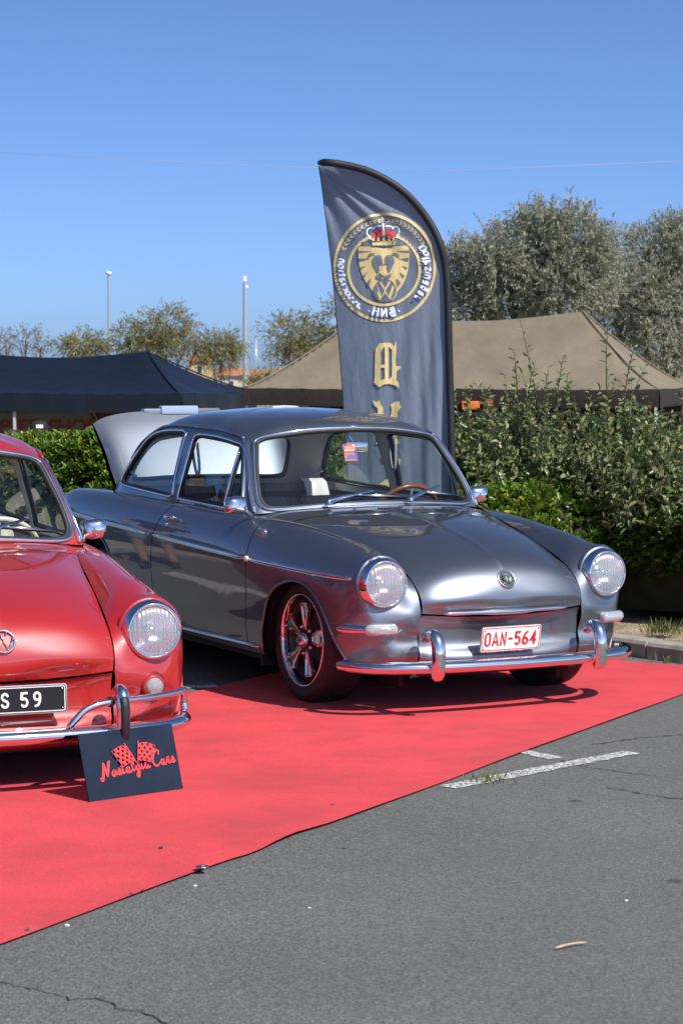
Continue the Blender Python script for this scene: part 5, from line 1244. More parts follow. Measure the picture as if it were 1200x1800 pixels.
# lettering round the ring: strokes of a broad nib, mirrored like the rest of the print
BL = {'v': [[(.1, .9), (.1, .3), (.3, 0), (.55, .3), (.55, .8), (.35, 1)], [(.1, .9), (.25, 1)]], 'o': [[(.1, .62), (.1, .15), (.3, 0)], [(.3, .75), (.5, .6), (.5, .15), (.3, 0)], [(.1, .62), (.3, .75)]], 'l': [[(.2, 1.1), (.2, .1), (.35, 0)]],
      'k': [[(.12, 1.1), (.12, 0)], [(.12, .5), (.45, .75)], [(.2, .45), (.48, 0)]], 's': [[(.48, .7), (.2, .72), (.15, .5), (.45, .28), (.42, .05), (.1, .05)]], 'w': [[(.08, .75), (.08, .1), (.25, 0)], [(.35, .75), (.35, .1), (.5, 0)], [(.65, .75), (.65, .15), (.35, 0)]],
      'a': [[(.12, .7), (.42, .7), (.42, 0)], [(.42, .4), (.12, .3), (.15, 0), (.42, .1)]], 'g': [[(.42, .72), (.12, .6), (.12, .15), (.42, .1)], [(.42, .75), (.42, -.25), (.1, -.28)]], 'e': [[(.12, .35), (.45, .45), (.4, .72), (.12, .6), (.12, .1), (.42, .05)]],
      'n': [[(.1, .75), (.1, 0)], [(.1, .6), (.4, .75), (.4, 0)]], 'c': [[(.45, .7), (.12, .62), (.12, .1), (.42, .05)]], 'i': [[(.15, .72), (.15, .05), (.25, 0)]], 't': [[(.2, 1.), (.2, .08), (.4, 0)], [(.02, .72), (.4, .72)]],
      'B': [[(.12, 1), (.12, .05)], [(.12, 1), (.5, .85), (.45, .55), (.12, .5)], [(.12, .5), (.6, .4), (.55, .05), (.08, .02)], [(.32, .9), (.32, .1)]], 'N': [[(.1, 1), (.1, 0)], [(.1, .95), (.55, .1)], [(.55, 1), (.55, 0)]], 'H': [[(.1, 1), (.12, 0)], [(.1, .55), (.55, .62)], [(.55, 1.), (.58, 0)], [(.45, 1.), (.7, 1.)]], '.': [[(.1, .42), (.18, .36)]], ' ': []}
W_ = {'i': .34, 'l': .40, '.': .42, 't': .5, 'w': .82, 'B': .82, 'N': .8, 'H': .85}
def ring_text(txt, a_start, size):
    """text read along the underside of the ring in the print; a in degrees, seen mirrored"""
    a = a_start; w2 = Decal(fmap, .0115, .0003)
    for ch in txt:
        wd = W_.get(ch, .60) * size
        for stv in BL[ch]:
            pts = [];
            for (x, y) in stv:
                aa = a - math.degrees((x * size * 1.0) / 77.0); rx, ry = 73.0 - y * size * .78 + 8, 78 - y * size * .78 + 8
                pts.append((675 + rx * math.cos(R(aa)), 471 - ry * math.sin(R(aa))))
            dns = [p for p in dens(pts, 3.0, False)]
            w2.add(*nib(dns, 4.4, R(40)))
        a -= math.degrees(wd / 77.0)
    fl(w2.build('emblem_lettering', pale, flag))
ring_text('volkswagen', 29, 16.5); ring_text('.BNH.', -57 - 11, 19); ring_text('association', -122, 16.0)

# ================================================================== board leaning on the red bumper
bl, br = Vector((-.915, 8.414, .012)), Vector((-.592, 8.676, .012)); ex = (br - bl).normalized(); back = Vector((-ex.y, ex.x, 0)); ez = (Vector((0, 0, 1)) * .236 + back * .075).normalized(); nb_ = ex.cross(ez)
if nb_.y > 0: nb_ = -nb_
sgnb = empty('show_board', tuple(bl.lerp(br, .5))); tag(sgnb, 'dark navy board with red script lettering leaning on the red bumper', 'sign')
M = Matrix((ex, ez, nb_)).transposed().to_4x4(); M.translation = bl - Vector(sgnb.location)
navy = noise_col(mat('board_navy', (.010, .020, .038), .65, 0, 0, .1), [(.010, .019, .036), (.016, .028, .052)], 6, 6)
bw, bh = (br - bl).length, .248
MB().prism([(0, 0), (bw, 0), (bw, bh), (0, bh)], .0, M, -.005).build('panel', navy, sgnb, False)
sd = Decal(plane_map(M), .0008, .0002); ink = mat('board_red', (.66, .045, .05), .5)
# drawing units: x 0..1 over the width, y 0..1 over the height
def B_(pts): return [(p[0] * bw, p[1] * bh) for p in pts]
def bs(pts, w, n=5): sd.stroke(B_(pts), [w * bw * (.6 + .4 * math.sin(math.pi * i / max(1, (len(pts) - 1) * n))) for i in range((len(pts) - 1) * n + 1)], n)
def script(gl, x, y, s, w=.017):
    for stv in gl: bs([(x + p[0] * s, y + p[1] * s * 1.68) for p in stv], w)
SC = {'N': [[(-.05, .02), (.0, -.1), (.10, -.06), (.22, .5), (.30, .98)], [(.30, .98), (.42, .5), (.50, .10)], [(.50, .10), (.62, .6), (.72, 1.0), (.80, 1.05)]],
      'o': [[(.22, .40), (.08, .30), (.06, .10), (.18, .0), (.32, .10), (.34, .28), (.22, .40), (.42, .36)]], 's': [[(.0, .05), (.16, .30), (.22, .44), (.30, .25), (.26, .02), (.08, .04)], [(.26, .02), (.42, .12)]],
      't': [[(.12, .85), (.08, .3), (.12, .03), (.30, .10)], [(-.02, .55), (.30, .60)]], 'a': [[(.30, .36), (.12, .36), (.04, .16), (.14, .0), (.28, .14), (.32, .38)], [(.32, .38), (.30, .08), (.40, .02), (.50, .12)]],
      'l': [[(.0, .10), (.18, .6), (.20, .92), (.10, .85), (.06, .3), (.14, .02), (.30, .12)]], 'g': [[(.30, .36), (.12, .36), (.04, .16), (.14, .02), (.28, .16), (.32, .38)], [(.32, .38), (.28, -.2), (.16, -.5), (.04, -.38), (.20, -.1), (.46, .12)]],
      'i': [[(.06, .38), (.06, .08), (.16, .02), (.26, .12)], [(.08, .62), (.09, .64)]], 'C': [[(.62, .82), (.64, 1.05), (.48, 1.12), (.2, .85), (.06, .4), (.2, .05), (.45, .04), (.70, .25)]], 'r': [[(.0, .08), (.10, .42), (.20, .36), (.24, .40), (.20, .12), (.28, .02), (.40, .12)]]}
x = .165; y = .305
for ch, adv in zip('Nostalgia', (.112, .056, .050, .046, .062, .042, .058, .038, .056)):
    script(SC[ch], x, y, (.135 if ch == 'N' else .118), (.027 if ch == 'N' else .0205)); x += adv; y += adv * .16
x = .715
for ch, adv in zip('Cars', (.090, .060, .046, .05)):
    script(SC[ch], x, y, .125 if ch == 'C' else .118, .021); x += adv; y += adv * .12
# two crossed chequered flags
def cflag(px0, px1, sg):
    bs([px0, px1], .013, 2)
    def P(u, v):   # cloth: u from pole outward, v down the pole
        top = (px0[0] + (px1[0] - px0[0]) * (.10 + .72 * v), px0[1] + (px1[1] - px0[1]) * (.10 + .72 * v))
        return (top[0] + sg * (.165 * u) * (1 - .12 * v), top[1] - .115 * u * (1 - u * .55) + .035 * math.sin(u * 3.4) * 1.2 * (1 - v * .5) - .02 * v * u)
    nU, nV = 6, 5
    for i in range(nU):
        for j in range(nV):
            q = [P((i + a) / nU, (j + b_) / nV) for a, b_ in ((0, 0), (1, 0), (1, 1), (0, 1))]
            if (i + j) % 2 == 0: sd.poly(B_(q))
            else:
                c = (sum(p[0] for p in q) / 4, sum(p[1] for p in q) / 4); inn = [(c[0] + (p[0] - c[0]) * .72, c[1] + (p[1] - c[1]) * .72) for p in q]
                V = B_(q) + B_(inn); sd.add(V, [(k, (k + 1) % 4, 4 + (k + 1) % 4, 4 + k) for k in range(4)])
cflag((.455, .78), (.555, .45), -1); cflag((.595, .79), (.548, .45), 1)
sd.build('lettering', ink, sgnb)

# ================================================================== canopies on the lower ground
GZ = -.95
def canopy(name, label, corner, ang, W_c, D_c, eave, peak, val, mc, inset, ridge_sag=.06, backing=None, pw=1.25):
    """folding canopy: corner = front right eave corner seen from the camera, ang turns the front edge"""
    ux = Vector((-math.cos(ang), -math.sin(ang), 0)); uy = Vector((-math.sin(ang), math.cos(ang), 0)); uy = Vector((math.sin(ang) * -1, math.cos(ang), 0))
    root = empty(name, (corner[0], corner[1], GZ)); tag(root, label, 'canopy', 'folding canopies beyond the hedge'); o = Vector((0, 0, 0)); e = eave - GZ; pk = peak - GZ
    nu, nv = 72, 36; V = []; F = []
    for i in range(nu + 1):
        a = W_c * i / nu
        for j in range(nv + 1):
            b_ = D_c * j / nv; sx = min(a, W_c - a) / inset; sy = min(b_, D_c - b_) / (D_c / 2); s_ = min(sx, sy, 1.)
            rs = ridge_sag * math.sin(math.pi * min(1, max(0, (a - inset) / (W_c - 2 * inset)))) * s_
            z = e + (pk - e) * s_ ** pw - rs + .010 * math.sin(a * 5 + b_ * 3) * s_ * (1 - s_) + .006 * math.sin(a * 13 + b_ * 4) * (1 - s_) - .05 * (1 - s_) * math.sin(math.pi * ((a % 3) / 3)) * min(1, sy + .3) 
            V.append(o + ux * a + uy * b_ + Vector((0, 0, z)))
    for i in range(nu):
        for j in range(nv): F.append((i * (nv + 1) + j, (i + 1) * (nv + 1) + j, (i + 1) * (nv + 1) + j + 1, i * (nv + 1) + j + 1))
    crease(mk('canopy_roof', V, F, mc[0], root), 22)
    for (a0, sa) in ((0, 1), (W_c, -1)):
        for (b0, sb) in ((0, 1), (D_c, -1)):
            MB().tube([o + ux * (a0 + sa * inset * t_) + uy * (b0 + sb * D_c / 2 * t_) + Vector((0, 0, e + (pk - e) * t_ ** pw + .004)) for t_ in np.linspace(0, 1, 16)], .014, 5).build('seam', mc[0], root)
    for k, (p0, p1, n) in enumerate(((o, ux * W_c, 60), (o, uy * D_c, 34), (uy * D_c, ux * W_c, 60), (ux * W_c, uy * D_c, 34))):
        V = []; F = []; out = (-uy, -ux, uy, ux)[k]
        for i in range(n + 1):
            q = p0 + p1 * (i / n); ed = p1.length * (i / n)
            zt = -.05 * math.sin(math.pi * ((ed % 3) / 3)) * .3 if k in (0, 2) else 0
            w = out * (.012 + .012 * math.sin(ed * 4.1 + k) + .008 * math.sin(ed * 11))
            V += [q + out * .004 + Vector((0, 0, e + zt)), q + out * .010 + w * .6 + Vector((0, 0, e - val * .5 + zt)), q + w + Vector((0, 0, e - val + zt * .8))]
        for i in range(n): F += [(3 * i, 3 * i + 1, 3 * i + 4, 3 * i + 3), (3 * i + 1, 3 * i + 2, 3 * i + 5, 3 * i + 4)]
        mk('valance', V, F, mc[1], root)
    m_ = int(round(W_c / 3))
    for i in range(m_ + 1):
        for b_ in (0, D_c):
            q = ux * (min(max(W_c * i / m_, .05), W_c - .05)) + uy * min(max(b_, .05), D_c - .05)
            MB().box((q.x, q.y, (e + .0) / 2), (.045, .045, e)).build('leg', mc[2], root, False)
    if backing:
        q0 = uy * (D_c - .03); V = [q0, q0 + ux * W_c, q0 + ux * W_c + Vector((0, 0, e)), q0 + Vector((0, 0, e))]; mk('dark_backing', V, [(0, 1, 2, 3)], backing, root, False)  # dark sheet added so the space under the canopy looks dark
    return root
def cloth_mat(name, c, rough=.7, trans=.0):
    m = noise_col(mat(name, c, rough), [tuple(x * .85 for x in c), tuple(min(1, x * 1.12) for x in c)], 1.6, 5, bump=.5, bscale=2.2, bdist=.08)
    if trans:
        nt, n, l, b = nodes(m); tr = n.new('ShaderNodeBsdfTranslucent'); tr.inputs[0].default_value = (*c, 1); mx = n.new('ShaderNodeMixShader'); mx.inputs[0].default_value = trans
        l.new(b.outputs[0], mx.inputs[1]); l.new(tr.outputs[0], mx.inputs[2]); l.new(mx.outputs[0], n['Material Output'].inputs[0])
    return m
navy_c = cloth_mat('navy_canvas', (.006, .011, .021), .42); tan_c = cloth_mat('tan_canvas', (.235, .195, .135), .75, .15); brown_c = cloth_mat('brown_canvas', (.022, .014, .013), .8)
leg_white = mat('white_steel', (.45, .46, .47), .45)
def wx(px, d): return (px - 600) / 4113.0 * d
def wz(py, d): return CAM_H + (642.9 - py) / 4113.0 * d
d_n = 37.0; navy_t = canopy('folding_canopy', 'dark navy folding canopy at left behind the hedge', (wx(318, d_n), d_n), R(-21), 6.0, 3.0, wz(692, d_n), wz(617, d_n + 1.4), .30, (navy_c, navy_c, leg_white), 1.30, .10, navy_c)
d_t = 33.8; tan_t = canopy('folding_canopy', 'tan folding canopy with dark brown valance behind the flag', (wx(1157, d_t), d_t), R(-18), 6.4, 3.0, wz(684, d_t), wz(546, d_t + 1.5), .26, (tan_c, brown_c, leg_white), 1.45, .14, brown_c, 1.25)
# banner under the navy canopy
bn = empty('shop_banner', (wx(90, 38.4), 38.4, wz(790, 38.4))); tag(bn, 'dim red and cream banner hanging under the navy canopy', 'banner')
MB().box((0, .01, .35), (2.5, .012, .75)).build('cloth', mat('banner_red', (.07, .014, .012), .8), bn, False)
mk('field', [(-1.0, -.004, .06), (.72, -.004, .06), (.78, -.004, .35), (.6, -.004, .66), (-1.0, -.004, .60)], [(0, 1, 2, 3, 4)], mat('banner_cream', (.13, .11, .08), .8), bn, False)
MB().tube([(.80, -.012, .02), (.80, -.012, .4), (.66, -.012, .70)], .018, 5).build('piping', mat('banner_yellow', (.25, .18, .03), .7), bn, False)
def text_mesh(txt, size, name, m, parent, M, bold=.0):
    cu = bpy.data.curves.new(name, 'FONT'); cu.body = txt; cu.size = size; cu.offset = bold; cu.extrude = .001; cu.align_x = 'CENTER'
    tmp = bpy.data.objects.new(name, cu); C.objects.link(tmp); dg = bpy.context.evaluated_depsgraph_get(); me = bpy.data.meshes.new_from_object(tmp.evaluated_get(dg)); bpy.data.objects.remove(tmp)
    me.transform(M); me.materials.clear(); me.materials.append(m); o = bpy.data.objects.new(name, me); C.objects.link(o); o.parent = parent; return o
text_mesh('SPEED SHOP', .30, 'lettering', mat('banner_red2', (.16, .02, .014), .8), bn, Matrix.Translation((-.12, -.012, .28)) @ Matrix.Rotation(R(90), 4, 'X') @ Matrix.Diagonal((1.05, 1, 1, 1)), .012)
# orange barrier boards and stall goods glimpsed under the tan canopy
og = mat('orange_plastic', (.75, .14, .02), .5)
for px, py, w in ((826, 712, .26), (858, 708, .10), (1136, 712, .10)):
    o = MB().box((0, 0, 0), (w, .25, .12), bev=.01).build('goods_crate', og); o.location = (wx(px, 34.6), 34.6, wz(py, 34.6))
    tag(o, {826: 'wide orange crate glimpsed under the tan canopy right of the flag', 858: 'small orange box beside the wide orange crate under the tan canopy', 1136: 'orange box under the right corner of the tan canopy'}[px], 'crate', 'goods under the tan canopy')
    tb = None
o = MB(); o.box((0, 0, 0), (5.0, .7, .03)); 
for sx in (-2.3, 2.3):
    for sy in (-.3, .3): o.box((sx, sy, -.65), (.04, .04, 1.28))
o = o.build('stall_table', brown_c, None, False); o.location = (wx(900, 34.6), 34.6, wz(720, 34.6) - .05); tag(o, 'long stall table in the shade of the tan canopy', 'table')

# ================================================================== trees beyond
def tree(label, name, base, top, blobs, mtl, n, ln, wd, seed, droop=.3, group='trees beyond the canopies', trunk_r=.12, k=9):
    """blobs: (x, z, rx, rz) about the base in metres; leaves gathered in feathery sprays over every blob"""
    rg = np.random.default_rng(seed); root = empty(name, base); tag(root, label, 'tree', group)
    tk = MB(); H_ = top
    fork = np.array([0, 0, H_ * .28]); tk.tube([(0, 0, -.1), (.05, 0, H_ * .14), fork], [trunk_r, trunk_r * .85, trunk_r * .7], 8)
    P = []; A = []; tot = sum(b_[2] * b_[3] for b_ in blobs)
    for (bx, bz, rx, rz) in blobs:
        c = np.array([bx, rg.uniform(-.5, .5) * rx, bz]); m_ = (fork + c) / 2 + rg.normal(0, .12, 3) * rx
        tk.tube([fork, m_, c], [trunk_r * .5, trunk_r * .3, trunk_r * .1], 6)
        for q in range(7):
            e = c + unit(rg.normal(size=3)) * [rx, rx, rz] * rg.uniform(.6, 1.); tk.tube([m_ + (c - m_) * rg.uniform(.2, 1), (c + e) / 2 + rg.normal(0, .06, 3), e], [trunk_r * .16, trunk_r * .09, trunk_r * .03], 4, caps=False)
        kk = int(n * rx * rz / tot); d = unit(rg.normal(size=(kk, 3))); rr = rg.uniform(.25, 1, kk) ** .55
        lump = 1 + .30 * np.sin(d[:, 0] * 5 + seed) * np.sin(d[:, 2] * 4 + 2 * seed) + rg.normal(0, .09, kk)
        P.append(c + d * (rr * lump)[:, None] * [rx, rx, rz]); A.append(d + [0, 0, .35 - droop] + [.25, 0, 0])
    P = np.concatenate(P); A = unit(np.concatenate(A) + rg.normal(0, .4, (len(P), 3)))
    tk.build('trunk', bark, root)
    # each spray: k leaves strung along a short twig
    n_ = len(P); t = np.tile(np.linspace(0, 1, k), n_); PP = np.repeat(P, k, 0); AA = np.repeat(A, k, 0); L = np.repeat(rg.uniform(.6, 1.3, n_), k) * ln * 3.2
    PP = PP + AA * (t * L)[:, None] + np.array([0, 0, -1]) * (droop * .5 * (t * t) * L)[:, None]
    D = unit(AA * .8 + rg.normal(0, .6, AA.shape)); V, F = leaf_mesh(PP, D, ln * rg.uniform(.6, 1.2, len(PP)), wd * rg.uniform(.7, 1.2, len(PP))); fast_mesh('crown', V, F, mtl, root, True)
    return root
def blob(d, bx, pts):   # (px, py, rx_px, ry_px) at distance d, relative to base (bx px, GZ)
    return [((px - bx) / 4113.0 * d, wz(py, d) - GZ, rx / 4113.0 * d, ry / 4113.0 * d) for px, py, rx, ry in pts]
d = 46
tree('tall silvery tree right of the flag, its crown the highest', 'silver_tree', (wx(960, d), d, GZ), 5.6, blob(d, 960, [(940, 430, 55, 52), (1010, 440, 60, 55), (870, 465, 55, 45), (815, 480, 40, 45), (900, 520, 70, 50), (985, 510, 65, 55), (1040, 480, 40, 60), (820, 540, 50, 40), (955, 400, 35, 25)]), silver, 5600, .11, .028, 21, .08, trunk_r=.16)
tree('silvery tree with darker gaps cut by the right edge', 'silver_tree', (wx(1150, d + 3), d + 3, GZ), 5.4, blob(d + 3, 1150, [(1130, 450, 45, 45), (1185, 430, 45, 45), (1215, 470, 60, 60), (1120, 520, 60, 55), (1190, 540, 70, 60), (1080, 560, 40, 50), (1150, 610, 70, 40), (1225, 600, 60, 60), (1240, 400, 40, 30)]), silver, 5000, .11, .028, 22, .08, trunk_r=.16)
d = 70
tree('feathery round tree behind the peak of the navy canopy', 'tamarisk_tree', (wx(280, d), d, GZ), 3.6, blob(d, 280, [(225, 595, 32, 25), (262, 578, 32, 25), (300, 572, 35, 28), (330, 600, 22, 22), (285, 605, 45, 25), (250, 615, 50, 18), (345, 620, 20, 15)]), tama, 900, .13, .03, 23, .35, trunk_r=.08)
tree('small thin tree between the lamp mast and the navy canopy', 'tamarisk_tree', (wx(390, d), d, GZ), 3.0, blob(d, 390, [(388, 612, 30, 18), (372, 600, 14, 10), (408, 606, 16, 12), (390, 632, 22, 14)]), tama, 380, .12, .028, 24, .35, trunk_r=.06)
tree('leafy tree leaning right beside the flag above the tan canopy', 'tamarisk_tree', (wx(525, d - 6), d - 6, GZ), 3.6, blob(d - 6, 525, [(500, 590, 32, 28), (530, 585, 32, 28), (555, 605, 28, 28), (515, 625, 36, 22), (590, 570, 20, 45), (580, 620, 28, 25), (545, 640, 34, 18)]), tama, 900, .125, .03, 25, .4, trunk_r=.08)
tree('bare twiggy tree at the far left over the navy canopy', 'tamarisk_tree', (wx(50, d), d, GZ), 3.2, blob(d, 50, [(10, 605, 28, 18), (45, 600, 30, 20), (75, 610, 20, 15), (-20, 600, 30, 25)]), leaf_mat('dry_leaf', [(.16, .13, .08), (.24, .20, .13), (.30, .25, .18)], .7, .2), 260, .10, .02, 26, .2, trunk_r=.1)
tree('low yellowish bush left of the slim lamp post', 'tamarisk_tree', (wx(145, d), d, GZ), 2.8, blob(d, 145, [(125, 612, 18, 12), (150, 608, 25, 14), (172, 614, 16, 10)]), tama, 320, .12, .03, 27, .3, trunk_r=.06)
tree('small rounded bush behind the white house wall', 'tamarisk_tree', (wx(478, d), d, GZ), 2.6, blob(d, 478, [(470, 672, 22, 10), (455, 676, 18, 8)]), tama, 200, .12, .03, 28, .3, trunk_r=.05)

# lamp posts, masts, far houses
galv = mat('galvanised', (.52, .54, .55), .4, .6)
d = 150; o = empty('lamp_post', (wx(192.5, d), d, GZ)); tag(o, 'slim lamp post with a round head above the feathery tree', 'lamp post')
t = wz(484, d) - GZ; MB().lathe([(.11, 0), (.10, t * .3), (.07, t)], 10).build('post', galv, o)
MB().lathe([(.02, t), (.16, t + .02), (.22, t + .12), (.18, t + .20), (.08, t + .24), (0, t + .25)], 14).build('lamp_head', mat('lamp_white', (.75, .76, .76), .3), o)
d = 150; o = empty('camera_mast', (wx(431, d), d, GZ)); tag(o, 'pale thick mast with a box on top by the houses', 'mast')
t = wz(495, d) - GZ; MB().lathe([(.16, 0), (.15, t * .5), (.11, t)], 12).build('post', galv, o); b_ = MB(); b_.box((0, 0, t + .15), (.22, .22, .36), bev=.03); b_.box((.12, 0, t - .35), (.22, .2, .2), bev=.05); b_.build('camera_box', mat('lamp_white'), o, False)
for px, py, lb in ((450, 593, 'thin boat mast beside the pale camera mast'), (131, 580, 'short boat mast far left over the navy canopy'), (492, 622, 'thin boat mast left of the flag over the houses')):
    d = 260; o = MB().tube([(0, 0, 0), (0, 0, wz(py, d) + 2)], .07, 6).build('boat_mast', galv); MB().tube([(0, 0, wz(py, d) + 1.2), (1.0 if px > 200 else .5, 0, 1.)], .025, 4).build('stay', galv, o); o.location = (wx(px, d), d, -2); tag(o, lb, 'mast', 'boat masts in the distance')
plaster = noise_col(mat('pale_plaster', (.6, .57, .52), .9), [(.52, .49, .44), (.66, .63, .58)], .5); ochre = mat('ochre_plaster', (.52, .38, .22), .9); tile = noise_col(mat('terracotta_tiles', (.42, .17, .09), .9), [(.34, .13, .07), (.5, .22, .12)], 1.5); pane = mat('dark_pane', (.05, .06, .07), .2)
def house(label, px0, px1, ytop, yeave, d, wall, seed):
    x0, x1 = wx(px0, d), wx(px1, d); w = x1 - x0; e = wz(yeave, d) - GZ; t = wz(ytop, d) - GZ; o = empty('house', ((x0 + x1) / 2, d, GZ)); tag(o, label, 'house', 'far houses'); D_ = 8.
    MB().box((0, D_ / 2, e / 2), (w, D_, e)).build('wall', wall, o, False)
    mk('roof', [(-w / 2 - .3, -.4, e), (w / 2 + .3, -.4, e), (w / 2 + .3, D_ / 2, t), (-w / 2 - .3, D_ / 2, t), (w / 2 + .3, D_ + .4, e), (-w / 2 - .3, D_ + .4, e)], [(0, 1, 2, 3), (3, 2, 4, 5), (1, 4, 2), (0, 3, 5)], tile, o, False)
    n = max(1, int(w / 2.2))
    for i in range(n):
        q = MB().box((-w / 2 + w * (i + .5) / n, -.02, e - 1.1), (.8, .08, 1.1)).build('window', white_paint, o, False); MB().box((-w / 2 + w * (i + .5) / n, -.07, e - 1.1), (.62, .04, .9)).build('pane', pane, q, False)
house('long terracotta-roofed white house left of the camera mast', 385, 428, 645, 660, 290, plaster, 1)
house('white house with terracotta roof right of the camera mast', 434, 468, 650, 661, 280, plaster, 2)
house('ochre house half hidden behind the feathery tree', 335, 368, 622, 634, 300, ochre, 3)
house('terracotta-roofed house left of the flag above the tan canopy', 486, 530, 646, 658, 300, plaster, 4)
# rope strung high across the show ground
o = MB().tube([(wx(-60, 24), 24, wz(268, 24)), (wx(300, 24), 24, wz(286, 24)), (wx(560, 24), 24, wz(298, 24)), (wx(800, 24), 24, wz(302, 24)), (wx(1260, 24), 24, wz(283, 24))], .0014, 4).build('rope', mat('faded_pink_rope', (.5, .4, .45), .8)); tag(o, 'thin pale rope strung across the blue sky above the flag', 'rope')

# ================================================================== small things on the ground
def pebble(label, p, s, m, seed):
    rg = random.Random(seed); bm = bmesh.new(); bmesh.ops.create_icosphere(bm, subdivisions=1, radius=1)
    me = bpy.data.meshes.new('pebble')
    for v in bm.verts: v.co = Vector((v.co.x * s * rg.uniform(.8, 1.3), v.co.y * s * rg.uniform(.7, 1.1), v.co.z * s * rg.uniform(.45, .7)))
    bm.to_mesh(me); bm.free(); me.materials.append(m); o = bpy.data.objects.new('pebble', me); C.objects.link(o); o.location = (p[0], p[1], p[2] + s * .35); tag(o, label, 'pebble', 'pebbles on carpet and asphalt')
pg = mat('dark_stone', (.10, .10, .105), .8); pw_ = mat('white_stone', (.7, .69, .66), .7)
def g_(u, v, z=0.):
    pt = math.atan((900 - 642.9) / 4113.0); a = (u - 600) / 4113.0; b_ = (900 - v) / 4113.0; r = (a, math.cos(pt) + b_ * math.sin(pt), -math.sin(pt) + b_ * math.cos(pt)); t = (z - CAM_H) / r[2]; return (r[0] * t, r[1] * t, z)
for i, (u, v, s, m, lb) in enumerate([(284, 1491, .009, pg, 'dark pebble on the red carpet, nearest the metal washer'), (49, 1634, .008, pg, 'dark pebble on the carpet close to its near left edge'), (232, 1571, .006, pg, 'tiny dark pebble at the carpet edge, left one of two'), (251, 1565, .005, pg, 'tiny dark pebble at the carpet edge, right one of two'), (585, 1415, .008, pg, 'dark pebble on the carpet in front of the grey bumper'), (117, 1629, .008, pw_, 'white pebble on the asphalt just below the carpet edge'), (343, 1559, .006, pw_, 'white pebble on the asphalt under the metal washer'), (1100, 1585, .007, pw_, 'white pebble on the asphalt far right above the stick'), (543, 1598, .006, pw_, 'white pebble alone in the middle of the asphalt'), (605, 1493, .008, pg, 'dark pebble on the asphalt by the wavy carpet edge')]):
    pebble(lb, g_(u, v, .012 if i < 5 else .0), s, m, i)
a_, b_ = g_(975, 1672), g_(1030, 1662); mp_ = [(a_[0] + (b_[0] - a_[0]) * q, a_[1] + (b_[1] - a_[1]) * q, .007 + .004 * math.sin(q * 3)) for q in np.linspace(0, 1, 7)]
tag(MB().tube(mp_, [.0025, .0035, .0032, .003, .003, .0027, .002], 7).build('dry_stick', noise_col(mat('dry_straw', (.55, .44, .27), .8), [(.42, .32, .18), (.62, .5, .32)], 40)), 'short dry straw-coloured stick lying on the asphalt at right', 'stick')
w = g_(355, 1525, .020); o = MB().lathe([(.008, .0), (.021, .0), (.022, .003), (.009, .004), (.008, 0)], 20).build('washer', steel); o.location = w; b2 = MB().lathe([(0, .008), (.006, .007), (.008, .002), (.008, 0)], 8).build('nail_head', chrome, o); b2.location = (0, 0, .001); tag(o, 'metal washer with nail pinning the wavy carpet edge', 'washer')

